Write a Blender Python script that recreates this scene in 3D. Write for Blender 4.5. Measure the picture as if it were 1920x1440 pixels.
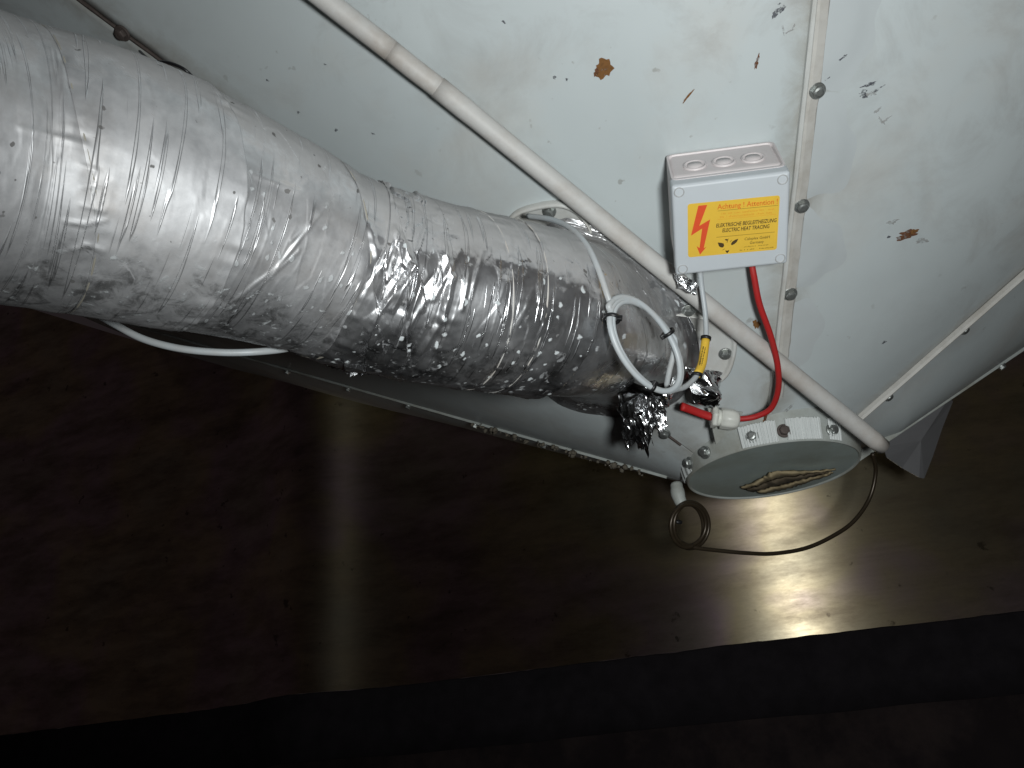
import bpy, bmesh, math, random
import numpy as np
from mathutils import Vector, Matrix

random.seed(4)
S = bpy.context.scene
for o in list(bpy.data.objects):
    bpy.data.objects.remove(o)

# ------------------------------------------------------------------ camera
F, PX, PY = 1599.4, 960.0, 720.0
CAMZ = 0.60                                     # the lens is 0.6 m above the floor
M = np.array([[0.9363404, 0.21131199, 0.2803817],
              [0.34324996, -0.38310325, -0.85756129],
              [-0.07379784, 0.89921029, -0.43124788]])
C0 = np.array([0, 0, CAMZ])
cam = bpy.data.cameras.new('camera')
cam.sensor_width = 36.0
cam.lens = 36.0 * F / 1920.0
cam.clip_start = 0.02
cam.clip_end = 60
co = bpy.data.objects.new('camera', cam)
S.collection.objects.link(co)
mw = Matrix([list(M[0]) + [0], list(M[1]) + [0], list(M[2]) + [CAMZ], [0, 0, 0, 1]])
co.matrix_world = mw
S.camera = co

# ------------------------------------------------------------------ light
w = bpy.data.worlds.new('World')
S.world = w
w.use_nodes = True
bg = w.node_tree.nodes['Background']
bg.inputs[0].default_value = (1.0, 0.78, 0.82, 1)
bg.inputs[1].default_value = 0.014

LAMP_POS = C0 + M @ np.array([0.12, 0.005, 0.02])
LAMP_AIM = np.array([1200, 250])
lamp = bpy.data.lights.new('hand_lamp', 'SPOT')
lamp.energy = 26.5
lamp.color = (0.96, 0.99, 0.985)
lamp.spot_size = math.radians(132)
lamp.spot_blend = 1.0
lamp.shadow_soft_size = 0.040
lo = bpy.data.objects.new('hand_lamp', lamp)
S.collection.objects.link(lo)
_d = M @ np.array([(LAMP_AIM[0] - PX) / F, -(LAMP_AIM[1] - PY) / F, -1.0])
lo.location = Vector(LAMP_POS)
lo.rotation_euler = Vector(_d).to_track_quat('-Z', 'Y').to_euler()

S.view_settings.view_transform = 'Standard'
S.view_settings.look = 'None'
S.view_settings.exposure = 0.0
S.view_settings.gamma = 1.0
S.render.engine = 'CYCLES'
S.cycles.max_bounces = 6

# ------------------------------------------------------------------ geometry helpers
AL = 1.07678771                                  # half angle of the hopper cone
APEX = np.array([-0.04180318, 1.11013968, 0.31319885 + CAMZ])
SA, CA = math.sin(AL), math.cos(AL)


def ray(px, py):
    return M @ np.array([(px - PX) / F, -(py - PY) / F, -1.0])


def at(px, py, depth):
    """point of the place seen at a photograph position, at a given distance in front of the lens"""
    return C0 + ray(px, py) * depth


def hit(px, py, h=0.0):
    """where a line of sight meets the hopper, raised h above its sheet"""
    d = ray(px, py)
    o = C0 - (APEX - np.array([0, 0, h / SA]))
    k = (CA / SA) ** 2
    a = d[2] ** 2 - k * (d[0] ** 2 + d[1] ** 2)
    b = 2 * (o[2] * d[2] - k * (o[0] * d[0] + o[1] * d[1]))
    c = o[2] ** 2 - k * (o[0] ** 2 + o[1] ** 2)
    D = b * b - 4 * a * c
    if D < 0:
        return None
    ts = [t for t in ((-b - D ** .5) / 2 / a, (-b + D ** .5) / 2 / a) if t > 0 and o[2] + t * d[2] > 0]
    return C0 + d * min(ts)


def cone(az, s, h=0.0):
    """azimuth (rad, 0 faces the camera), slant distance from the apex, height above the sheet"""
    e = np.array([math.sin(az), -math.cos(az), 0.0])
    g = SA * e + np.array([0, 0, CA])
    n = CA * e - np.array([0, 0, SA])
    return APEX + s * g + h * n


def coneframe(P):
    q = P - APEX
    az = math.atan2(q[0], -q[1])
    e = np.array([math.sin(az), -math.cos(az), 0.0])
    g = SA * e + np.array([0, 0, CA])
    n = CA * e - np.array([0, 0, SA])
    t = np.cross(g, n)
    if t @ np.array([math.cos(az), math.sin(az), 0]) < 0:
        t = -t
    return az, float(q @ g), t, g, n


def unit(v):
    v = np.asarray(v, float)
    return v / np.linalg.norm(v)


def mesh_of(name, verts, faces, smooth=True):
    me = bpy.data.meshes.new(name)
    me.from_pydata([tuple(map(float, v)) for v in verts], [], faces)
    me.update()
    if smooth:
        me.polygons.foreach_set('use_smooth', [True] * len(me.polygons))
    return me


def place(name, me, mat, parent=None):
    o = bpy.data.objects.new(name, me)
    S.collection.objects.link(o)
    if mat is not None and not me.materials:
        me.materials.append(mat)
    if parent is not None:
        o.parent = parent
        loc = parent['_base'] if '_base' in parent else None
        if parent.type == 'EMPTY':
            o.matrix_parent_inverse = Matrix.Translation(-parent.location)
        else:
            o.matrix_parent_inverse = Matrix.Identity(4)
    return o


def thing(name, label, cat, loc, group=None):
    o = bpy.data.objects.new(name, None)
    o.empty_display_size = 0.02
    S.collection.objects.link(o)
    o.location = Vector(loc)
    tag(o, label, cat, group)
    return o


def tag(o, label, cat, group=None):
    o['label'] = label
    o['category'] = cat
    if group:
        o['group'] = group
    return o


def spline(pts, n):
    """Catmull-Rom through the points"""
    P = np.asarray(pts, float)
    Q = np.vstack([2 * P[0] - P[1], P, 2 * P[-1] - P[-2]])
    m = len(P) - 1
    out = []
    for u in np.linspace(0, m, n):
        i = min(int(u), m - 1)
        t = u - i
        p0, p1, p2, p3 = Q[i], Q[i + 1], Q[i + 2], Q[i + 3]
        out.append(.5 * (2 * p1 + (p2 - p0) * t + (2 * p0 - 5 * p1 + 4 * p2 - p3) * t * t + (3 * p1 - p0 - 3 * p2 + p3) * t ** 3))
    return np.array(out)


def frames(P):
    T = np.gradient(P, axis=0)
    T /= np.linalg.norm(T, axis=1)[:, None]
    up = np.array([0, 0, 1.0])
    if abs(T[0] @ up) > .9:
        up = np.array([1.0, 0, 0])
    N = [unit(up - (up @ T[0]) * T[0])]
    for i in range(1, len(P)):
        v = N[-1] - (N[-1] @ T[i]) * T[i]
        N.append(unit(v))
    N = np.array(N)
    return T, N, np.cross(T, N)


def tube_mesh(name, P, r, sides=14, caps=True, flat=1.0, wob=0.0):
    P = np.asarray(P, float)
    T, N, B = frames(P)
    r = np.broadcast_to(np.asarray(r, float), (len(P),))
    verts, faces = [], []
    for i in range(len(P)):
        rr = r[i] * (1 + wob * math.sin(i * 1.7) * random.uniform(.3, 1))
        for j in range(sides):
            a = 2 * math.pi * j / sides
            verts.append(P[i] + N[i] * math.cos(a) * rr + B[i] * math.sin(a) * rr * flat)
    for i in range(len(P) - 1):
        for j in range(sides):
            k = (j + 1) % sides
            faces.append((i * sides + j, i * sides + k, (i + 1) * sides + k, (i + 1) * sides + j))
    if caps:
        faces.append(tuple(range(sides - 1, -1, -1)))
        b = (len(P) - 1) * sides
        faces.append(tuple(b + j for j in range(sides)))
    return mesh_of(name, verts, faces)


def lathe_mesh(name, prof, origin, axis, xdir=None, n=48, close=False, wob=None):
    """profile of (radius, height) turned about an axis"""
    axis = unit(axis)
    x = np.array([1.0, 0, 0]) if xdir is None else np.asarray(xdir, float)
    x = x - (x @ axis) * axis
    if np.linalg.norm(x) < 1e-4:
        x = np.array([0, 1.0, 0]) - axis[1] * axis
    x = unit(x)
    y = np.cross(axis, x)
    verts, faces = [], []
    m = len(prof)
    for j in range(n):
        a = 2 * math.pi * j / n
        for i, (r, h) in enumerate(prof):
            k = 1.0 if wob is None else wob(a, i)
            verts.append(np.asarray(origin) + (x * math.cos(a) + y * math.sin(a)) * r * k + axis * h)
    for j in range(n):
        k = (j + 1) % n
        for i in range(m - 1):
            faces.append((j * m + i, k * m + i, k * m + i + 1, j * m + i + 1))
        if close:
            faces.append((j * m + m - 1, k * m + m - 1, k * m, j * m))
    return mesh_of(name, verts, faces)


def box_mesh(name, origin, X, Y, Z, size, bevel=0.0, seg=3, taper=1.0, bevel_edges=None):
    """box centred in X and Y, from Z=0 to size z; taper scales the far (Z) end"""
    bm = bmesh.new()
    sx, sy, sz = size
    vs = []
    for z, k in ((0, 1.0), (sz, taper)):
        for x, y in ((-1, -1), (1, -1), (1, 1), (-1, 1)):
            vs.append(bm.verts.new((x * sx / 2 * k, y * sy / 2 * k, z)))
    for f in ((3, 2, 1, 0), (4, 5, 6, 7), (0, 1, 5, 4), (1, 2, 6, 5), (2, 3, 7, 6), (3, 0, 4, 7)):
        bm.faces.new([vs[i] for i in f])
    if bevel:
        bmesh.ops.bevel(bm, geom=list(bm.edges), offset=bevel, segments=seg, profile=.5, affect='EDGES')
    me = bpy.data.meshes.new(name)
    R = Matrix((list(X) , list(Y), list(Z))).transposed().to_4x4()
    bmesh.ops.transform(bm, matrix=Matrix.Translation(Vector(origin)) @ R, verts=bm.verts)
    bm.normal_update()
    bm.to_mesh(me)
    bm.free()
    return me


# value noise in numpy ------------------------------------------------
def _hash(ix, iy, seed):
    h = (ix.astype(np.int64) * 374761393 + iy.astype(np.int64) * 668265263 + seed * 974711) & 0x7fffffff
    h = ((h ^ (h >> 13)) * 1274126177) & 0x7fffffff
    h = (h ^ (h >> 16)) & 0xffff
    return h / 65535.0


def vnoise(x, y, seed=0, py=None):
    x0 = np.floor(x); y0 = np.floor(y)
    fx = x - x0; fy = y - y0
    fx = fx * fx * (3 - 2 * fx); fy = fy * fy * (3 - 2 * fy)
    def H(a, b):
        if py:
            b = np.mod(b, py)
        return _hash(a, b, seed)
    return (H(x0, y0) * (1 - fx) + H(x0 + 1, y0) * fx) * (1 - fy) + (H(x0, y0 + 1) * (1 - fx) + H(x0 + 1, y0 + 1) * fx) * fy


def worley(x, y, seed=0, py=None):
    """distance to the two nearest jittered points, and a value of the nearest cell"""
    x0 = np.floor(x); y0 = np.floor(y)
    f1 = np.full(x.shape, 9.0); f2 = np.full(x.shape, 9.0); idv = np.zeros(x.shape)
    sx = np.zeros(x.shape); sy = np.zeros(x.shape)
    for i in (-1, 0, 1):
        for j in (-1, 0, 1):
            cx_, cy_ = x0 + i, y0 + j
            cm = np.mod(cy_, py) if py else cy_
            jx = cx_ + _hash(cx_, cm, seed); jy = cy_ + _hash(cx_, cm, seed + 7)
            d = np.hypot(x - jx, y - jy)
            near = d < f1
            f2 = np.where(near, f1, np.minimum(f2, d))
            idv = np.where(near, _hash(cx_, cm, seed + 13), idv)
            sx = np.where(near, (x - jx) * (_hash(cx_, cm, seed + 17) - .5), sx)
            sy = np.where(near, (y - jy) * (_hash(cx_, cm, seed + 23) - .5), sy)
            f1 = np.where(near, d, f1)
    return f1, f2, idv, sx + sy


# ------------------------------------------------------------------ materials
class NT:
    def __init__(self, name):
        self.m = bpy.data.materials.new(name)
        self.m.use_nodes = True
        self.t = self.m.node_tree
        self.b = self.t.nodes['Principled BSDF']

    def n(self, typ, **kw):
        nd = self.t.nodes.new(typ)
        for k, v in kw.items():
            if k.startswith('i_'):
                nd.inputs[k[2:].replace('_', ' ')].default_value = v
            else:
                setattr(nd, k, v)
        return nd

    def l(self, a, b):
        self.t.links.new(a, b)

    def set(self, **kw):
        for k, v in kw.items():
            self.b.inputs[k.replace('_', ' ')].default_value = v

    def coord(self, scale=(1, 1, 1), uv=False):
        c = self.n('ShaderNodeTexCoord')
        mp = self.n('ShaderNodeMapping')
        mp.inputs['Scale'].default_value = scale
        self.l(c.outputs['UV' if uv else 'Object'], mp.inputs['Vector'])
        return mp.outputs[0]

    def noise(self, vec, scale, detail=4, rough=.6, dist=0.0):
        nd = self.n('ShaderNodeTexNoise')
        nd.inputs['Scale'].default_value = scale
        nd.inputs['Detail'].default_value = detail
        nd.inputs['Roughness'].default_value = rough
        nd.inputs['Distortion'].default_value = dist
        self.l(vec, nd.inputs['Vector'])
        return nd.outputs['Fac']

    def ramp(self, fac, stops):
        r = self.n('ShaderNodeValToRGB')
        e = r.color_ramp.elements
        while len(e) < len(stops):
            e.new(.5)
        for i, (p, c) in enumerate(stops):
            e[i].position = p
            e[i].color = c if len(c) == 4 else (*c, 1)
        self.l(fac, r.inputs[0])
        return r.outputs[0]

    def mix(self, fac, a, b, blend='MIX'):
        m = self.n('ShaderNodeMix', data_type='RGBA', blend_type=blend)
        for s, v in ((0, fac), (6, a), (7, b)):
            if isinstance(v, (int, float)):
                m.inputs[s].default_value = v
            elif isinstance(v, tuple):
                m.inputs[s].default_value = v if len(v) == 4 else (*v, 1)
            else:
                self.l(v, m.inputs[s])
        return m.outputs[2]

    def math(self, op, a, b=None, clamp=False):
        m = self.n('ShaderNodeMath', operation=op, use_clamp=clamp)
        for s, v in ((0, a), (1, b)):
            if v is None:
                continue
            if isinstance(v, (int, float)):
                m.inputs[s].default_value = v
            else:
                self.l(v, m.inputs[s])
        return m.outputs[0]

    def bump(self, height, strength=.3, dist=.001, prev=None):
        b = self.n('ShaderNodeBump')
        b.inputs['Strength'].default_value = strength
        b.inputs['Distance'].default_value = dist
        self.l(height, b.inputs['Height'])
        if prev is not None:
            self.l(prev, b.inputs['Normal'])
        return b.outputs[0]


def g(v):
    return (v, v, v, 1)


def simple(name, col, rough=.5, metal=0.0, vary=.12, scale=60, bump=.0, dirt=None, dirt_amt=.35, spec=.5):
    k = NT(name)
    v = k.coord()
    a = k.noise(v, scale, 5)
    c = k.mix(a, tuple(x * (1 - vary) for x in col), tuple(min(1, x * (1 + vary)) for x in col))
    if dirt:
        d = k.ramp(k.noise(v, scale * .35, 6, .7), [(.45, g(0)), (.75, g(dirt_amt))])
        c = k.mix(d, c, dirt)
    k.l(c, k.b.inputs['Base Color'])
    k.set(Roughness=rough, Metallic=metal)
    k.b.inputs['Specular IOR Level'].default_value = spec
    if bump:
        k.l(k.bump(k.noise(v, scale * 6, 3), bump, .0005), k.b.inputs['Normal'])
    return k.m


def patchy(m, lo, hi, scale):
    """breaks the coverage of a thin mark into specks"""
    t = m.node_tree
    b = t.nodes['Principled BSDF']
    c = t.nodes.new('ShaderNodeTexCoord'); n = t.nodes.new('ShaderNodeTexNoise'); r = t.nodes.new('ShaderNodeValToRGB')
    n.inputs['Scale'].default_value = scale
    n.inputs['Detail'].default_value = 5
    n.inputs['Roughness'].default_value = .65
    r.color_ramp.elements[0].position = lo
    r.color_ramp.elements[1].position = hi
    t.links.new(c.outputs['Object'], n.inputs['Vector'])
    t.links.new(n.outputs['Fac'], r.inputs[0])
    t.links.new(r.outputs[0], b.inputs['Alpha'])
    return m


def paint_material():
    k = NT('white_paint')
    v = k.coord()
    big = k.noise(v, 3.2, 4, .55)
    col = k.ramp(big, [(.3, (.488, .538, .545)), (.7, (.555, .603, .61))])
    # greyish handling smudges
    sm = k.ramp(k.noise(v, 12, 7, .70, .5), [(.47, g(0)), (.70, g(.62))])
    col = k.mix(k.math('MULTIPLY', sm, k.ramp(k.noise(v, 3.0, 2), [(.40, g(.15)), (.6, g(1))])), col, (.32, .32, .31))
    # fine dust specks
    sp = k.ramp(k.noise(v, 70, 3, .5), [(.69, g(0)), (.74, g(.55))])
    spm = k.math('MULTIPLY', sp, k.ramp(k.noise(v, 5, 3), [(.45, g(0)), (.62, g(1))]))
    col = k.mix(spm, col, (.22, .21, .19))
    # warm ageing
    wm = k.ramp(k.noise(v, 6.0, 5, .6), [(.5, g(0)), (.8, g(.45))])
    col = k.mix(wm, col, (.55, .52, .47))
    # grime gathered along the bolted seams
    sp3 = k.n('ShaderNodeSeparateXYZ')
    k.l(v, sp3.inputs[0])
    dx = k.math('SUBTRACT', sp3.outputs['X'], float(APEX[0]))
    dy = k.math('SUBTRACT', float(APEX[1]), sp3.outputs['Y'])
    rad = k.math('SQRT', k.math('ADD', k.math('MULTIPLY', dx, dx), k.math('MULTIPLY', dy, dy)))
    azn = k.math('ARCTAN2', dx, dy)
    gn = k.noise(v, 22, 7, .72, .4)
    for deg, wid, amt in ((16.9, .045, .75), (75.6, .030, .6), (-39.4, .05, .7)):
        ds = k.math('MULTIPLY', k.math('ABSOLUTE', k.math('SUBTRACT', azn, math.radians(deg))), rad)
        near = k.math('SUBTRACT', 1.0, k.math('DIVIDE', ds, wid), True)
        mk = k.ramp(k.math('MULTIPLY', k.math('POWER', near, .8), gn), [(.22, g(0)), (.52, g(amt))])
        col = k.mix(mk, col, (.30, .285, .25))
    k.l(col, k.b.inputs['Base Color'])
    rg = k.ramp(k.noise(v, 9, 4), [(.3, g(.36)), (.7, g(.55))])
    k.l(rg, k.b.inputs['Roughness'])
    k.b.inputs['Specular IOR Level'].default_value = .4
    b1 = k.bump(k.noise(v, 260, 2), .05, .0004)
    b2 = k.bump(k.noise(v, 7, 3), .12, .01, b1)
    k.l(b2, k.b.inputs['Normal'])
    return k.m


def foil_material(name, film0=.06, film1=.30, drops=1.0, blots=1.0, ridges=.75, r0=.32, r1=.48, shift=0.0):
    """aluminium foil: dust lying on upward parts, spatter below, thread ridges round the pipe"""
    k = NT(name)
    uv = k.coord(uv=True)                        # metres along and around the pipe
    ob = k.coord()
    geo = k.n('ShaderNodeNewGeometry')
    sep = k.n('ShaderNodeSeparateXYZ')
    k.l(geo.outputs['True Normal'], sep.inputs[0])
    nz = sep.outputs['Z']
    n1 = k.noise(ob, 26, 6, .65, .4)
    n2 = k.noise(ob, 95, 4, .6)
    # dust settles where the wrap looks up
    lvl = k.math('ADD', k.math('ADD', nz, shift), k.math('MULTIPLY', k.math('SUBTRACT', n1, .5), 1.1))
    dust = k.ramp(lvl, [(.04, g(0)), (.30, g(.78)), (.7, g(.9))])
    film = k.ramp(k.noise(ob, 9, 5, .6), [(.36, g(film0)), (.68, g(film1))])
    dust = k.math('MAXIMUM', dust, film)
    mr = k.n('ShaderNodeMapping')
    mr.inputs['Scale'].default_value = (260, 9, 1)
    mr.inputs['Rotation'].default_value = (0, 0, .05)
    k.l(uv, mr.inputs['Vector'])
    rn = k.noise(mr.outputs[0], 1.0, 1, .4)
    ridge = k.ramp(rn, [(.61, g(0)), (.645, g(1)), (.68, g(0))])
    dust = k.math('MULTIPLY', dust, k.math('SUBTRACT', 1.0, k.math('MULTIPLY', ridge, .75)))
    # spatter drops low on the pipe
    vo = k.n('ShaderNodeTexVoronoi', feature='F1')
    mp = k.n('ShaderNodeMapping')
    mp.inputs['Scale'].default_value = (120, 75, 1)
    mp.inputs['Rotation'].default_value = (0, 0, .35)
    k.l(uv, mp.inputs['Vector'])
    wn = k.n('ShaderNodeTexNoise')
    wn.inputs['Scale'].default_value = 160
    k.l(uv, wn.inputs['Vector'])
    vm = k.n('ShaderNodeVectorMath', operation='ADD')
    wsc = k.n('ShaderNodeVectorMath', operation='SCALE')
    wsc.inputs['Scale'].default_value = .7
    k.l(wn.outputs['Color'], wsc.inputs[0])
    k.l(mp.outputs[0], vm.inputs[0])
    k.l(wsc.outputs[0], vm.inputs[1])
    k.l(vm.outputs[0], vo.inputs['Vector'])
    vo.inputs['Scale'].default_value = 1
    drop = k.ramp(vo.outputs['Distance'], [(.13, g(1)), (.24, g(0))])
    sepc = k.n('ShaderNodeSeparateColor')
    k.l(vo.outputs['Color'], sepc.inputs[0])
    sel = k.ramp(sepc.outputs[0], [(.45, g(0)), (.55, g(1))])
    drop = k.math('MULTIPLY', drop, sel)
    low = k.ramp(k.math('ADD', nz, k.math('MULTIPLY', n1, .5)), [(.0, g(1)), (.25, g(0))])
    drop = k.math('MULTIPLY', k.math('MULTIPLY', drop, low), drops)
    blot = k.ramp(k.noise(ob, 120, 5, .6, .5), [(.57, g(0)), (.68, g(.7))])
    blot = k.math('MULTIPLY', blot, k.ramp(k.math('ADD', k.math('ADD', nz, 1.0), k.math('MULTIPLY', n1, .5)), [(.33, g(blots)), (.46, g(0))]))
    white = k.math('MAXIMUM', drop, blot)
    # colours
    met = k.ramp(n2, [(.3, (.62, .63, .65)), (.7, (.83, .84, .86))])
    stain = k.ramp(k.noise(ob, 14, 5, .7), [(.5, g(0)), (.72, g(.5))])
    met = k.mix(stain, met, (.38, .34, .31))
    dcol = k.ramp(k.noise(ob, 18, 5), [(.3, (.28, .28, .28)), (.6, (.39, .385, .38)), (.85, (.37, .32, .27))])
    col = k.mix(dust, met, dcol)
    col = k.mix(white, col, (.55, .59, .60))
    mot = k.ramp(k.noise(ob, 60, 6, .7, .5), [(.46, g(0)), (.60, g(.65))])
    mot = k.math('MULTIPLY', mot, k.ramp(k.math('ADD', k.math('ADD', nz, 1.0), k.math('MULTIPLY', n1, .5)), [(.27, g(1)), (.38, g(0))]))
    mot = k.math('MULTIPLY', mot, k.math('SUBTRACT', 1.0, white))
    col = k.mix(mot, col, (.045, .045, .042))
    # small dark specks
    spk = k.ramp(k.noise(ob, 130, 2, .4), [(.73, g(0)), (.76, g(.8))])
    col = k.mix(spk, col, (.06, .055, .05))
    k.l(col, k.b.inputs['Base Color'])
    notmet = k.math('MAXIMUM', k.math('MULTIPLY', dust, .9), white)
    notmet = k.math('MAXIMUM', notmet, spk)
    k.l(k.math('SUBTRACT', 1.0, notmet, True), k.b.inputs['Metallic'])
    rg = k.ramp(n1, [(.3, g(r0)), (.7, g(r1))])
    rgh = k.math('ADD', rg, k.math('MULTIPLY', notmet, .42), True)
    k.l(rgh, k.b.inputs['Roughness'])
    mr2 = k.n('ShaderNodeMapping')
    mr2.inputs['Scale'].default_value = (130, 5, 1)
    mr2.inputs['Location'].default_value = (3, 7, 0)
    k.l(uv, mr2.inputs['Vector'])
    rn2 = k.noise(mr2.outputs[0], 1.0, 2, .5)
    b0 = k.bump(k.noise(ob, 160, 4, .5, .3), .12, .0006)
    b1 = k.bump(ridge, ridges, .0007, b0)
    b2 = k.bump(rn2, .10, .0010, b1)
    b3 = k.bump(white, .4, .0005, b2)
    k.l(b3, k.b.inputs['Normal'])
    return k.m


def crumple_material():
    k = NT('crumpled_foil')
    v = k.coord()
    n = k.noise(v, 140, 3)
    k.l(k.ramp(n, [(.3, (.62, .63, .64)), (.7, (.9, .91, .92))]), k.b.inputs['Base Color'])
    k.set(Metallic=1.0, Roughness=.2)
    return k.m


def steel_material():
    """brushed stainless sheet; the brushing runs sideways"""
    k = NT('brushed_steel')
    v = k.coord()
    mp = k.n('ShaderNodeMapping')
    mp.inputs['Scale'].default_value = (2.0, 1, 300)
    c = k.n('ShaderNodeTexCoord')
    k.l(c.outputs['Object'], mp.inputs['Vector'])
    br = k.noise(mp.outputs[0], 1.0, 4, .6)
    tint = k.noise(v, 3.6, 3, .5)
    col = k.ramp(tint, [(.30, (.55, .51, .38)), (.45, (.63, .53, .35)), (.56, (.60, .46, .48)), (.7, (.55, .49, .41))])
    spots = k.ramp(k.noise(v, 34, 4, .6), [(.675, g(0)), (.73, g(.65))])
    col = k.mix(spots, col, (.012, .010, .008))
    mg = k.n('ShaderNodeMapping')
    mg.inputs['Scale'].default_value = (1.6, 1, 5.0)
    k.l(c.outputs['Object'], mg.inputs['Vector'])
    gr = k.ramp(k.noise(mg.outputs[0], 3.2, 8, .74), [(.40, g(0)), (.66, g(.72))])
    col = k.mix(gr, col, (.22, .17, .12))
    k.l(col, k.b.inputs['Base Color'])
    k.set(Metallic=1.0)
    rr = k.math('ADD', k.math('MULTIPLY', br, .06), k.math('MULTIPLY', gr, .10))
    k.l(k.math('ADD', rr, .32), k.b.inputs['Roughness'])
    k.b.inputs['Anisotropic'].default_value = .96
    tg = k.n('ShaderNodeCombineXYZ')
    tg.inputs[2].default_value = 1.0
    k.l(tg.outputs[0], k.b.inputs['Tangent'])
    k.l(k.bump(k.noise(v, 2.2, 2), .10, .03, k.bump(br, .05, .0004)), k.b.inputs['Normal'])
    return k.m


MAT = {
    'paint': paint_material(),
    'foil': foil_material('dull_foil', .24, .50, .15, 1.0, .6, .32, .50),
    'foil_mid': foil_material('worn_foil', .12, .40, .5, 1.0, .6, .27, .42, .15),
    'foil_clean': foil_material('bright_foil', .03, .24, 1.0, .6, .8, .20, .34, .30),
    'crumple': crumple_material(),
    'steel': steel_material(),
    'strip': simple('seam_sealant', (.50, .49, .46), .6, vary=.15, scale=50, dirt=(.25, .21, .16), dirt_amt=.6),
    'lip': simple('painted_lip', (.60, .61, .59), .45, vary=.08, scale=40, dirt=(.34, .28, .2), dirt_amt=.5),
    'zinc': simple('zinc_bolt', (.34, .36, .35), .38, .75, vary=.3, scale=220, bump=.3, dirt=(.13, .12, .1), dirt_amt=.7),
    'rustbolt_and_gap_shade': simple('rusty_bolt_and_gap_shade', (.10, .08, .072), .7, .3, vary=.4, scale=200, bump=.5),
    'conduit': simple('conduit_plastic', (.56, .555, .535), .55, vary=.12, scale=30, dirt=(.34, .27, .21), dirt_amt=.7),
    'boxbase': simple('box_plastic', (.70, .65, .65), .5, vary=.04, scale=30, dirt=(.42, .38, .36), dirt_amt=.35),
    'boxlid': simple('lid_plastic', (.535, .575, .605), .42, vary=.03, scale=25, dirt=(.5, .5, .5), dirt_amt=.3),
    'screw': simple('grey_screw', (.40, .41, .41), .5, vary=.15, scale=200),
    'yellow': simple('yellow_sticker', (.78, .50, .055), .45, vary=.05, scale=60, dirt=(.6, .38, .06), dirt_amt=.3),
    'print_red': simple('red_print', (.72, .085, .025), .5, vary=.06, scale=90),
    'print_orange': simple('orange_print', (.72, .19, .02), .5, vary=.08, scale=90),
    'print_faint': simple('faded_orange_print', (.72, .34, .03), .5, vary=.08, scale=90),
    'print_black': simple('black_print', (.07, .045, .015), .5, vary=.1, scale=90),
    'print_olive': simple('olive_print', (.30, .19, .02), .5, vary=.1, scale=90),
    'red': simple('red_cable_sheath', (.45, .014, .014), .6, vary=.15, scale=60, dirt=(.28, .05, .04), dirt_amt=.5),
    'grey': simple('grey_cable_sheath', (.46, .50, .52), .42, vary=.06, scale=40, dirt=(.35, .29, .24), dirt_amt=.5),
    'greydark': simple('dirty_cable', (.33, .31, .26), .5, vary=.12, scale=60),
    'tie': simple('black_nylon', (.012, .012, .013), .4, vary=.1, scale=80),
    'gland': simple('white_nylon', (.66, .67, .62), .4, vary=.04, scale=60),
    'bronze': simple('dark_wire', (.045, .033, .02), .34, .4, vary=.3, scale=120),
    'rust': simple('rust', (.19, .085, .022), .85, vary=.55, scale=420, bump=.8),
    'rustdark': simple('dark_rust', (.15, .06, .025), .85, vary=.5, scale=420, bump=.8),
    'ink': simple('black_smudge', (.08, .085, .10), .6, vary=.6, scale=600),
    'pucker_shade': simple('painted_pucker_shade', (.50, .54, .55), .5, vary=.06, scale=14, dirt=(.38, .38, .37), dirt_amt=.35),  # tone of the shading painted over the puckers of the sheet
    'stain': simple('grey_smudge', (.40, .40, .39), .6, vary=.3, scale=300),
    'plate': simple('outlet_plate', (.36, .42, .40), .55, vary=.1, scale=16, dirt=(.2, .19, .13), dirt_amt=.7),
    'collar': simple('outlet_paint', (.42, .45, .43), .55, vary=.12, scale=26, dirt=(.19, .17, .12), dirt_amt=.85),
    'tape': simple('white_fabric_tape', (.66, .69, .68), .7, vary=.06, scale=120),
    'torn': simple('torn_liner', (.30, .24, .14), .8, vary=.3, scale=90, bump=.4),
    'torndark': simple('torn_liner_inside', (.09, .07, .045), .9, vary=.3, scale=90),
    'sheet': simple('grey_plastic_sheet', (.15, .15, .155), .4, vary=.15, scale=30),
    'rubber': simple('black_rubber', (.015, .013, .015), .9, vary=.6, scale=30, spec=.1),
    'grit': simple('caked_grit', (.12, .105, .08), .9, vary=.5, scale=260, bump=.8),
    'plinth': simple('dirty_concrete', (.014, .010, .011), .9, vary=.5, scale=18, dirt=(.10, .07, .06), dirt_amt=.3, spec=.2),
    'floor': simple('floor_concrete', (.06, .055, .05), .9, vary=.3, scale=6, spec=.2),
}

patchy(MAT['ink'], .38, .58, 300)
patchy(MAT['stain'], .34, .75, 260)
patchy(MAT['rust'], .22, .42, 260)
patchy(MAT['rustdark'], .30, .50, 260)

# ------------------------------------------------------------------ setting
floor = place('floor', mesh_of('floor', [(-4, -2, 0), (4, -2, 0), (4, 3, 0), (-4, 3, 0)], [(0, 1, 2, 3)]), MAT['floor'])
floor['kind'] = 'structure'

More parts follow.
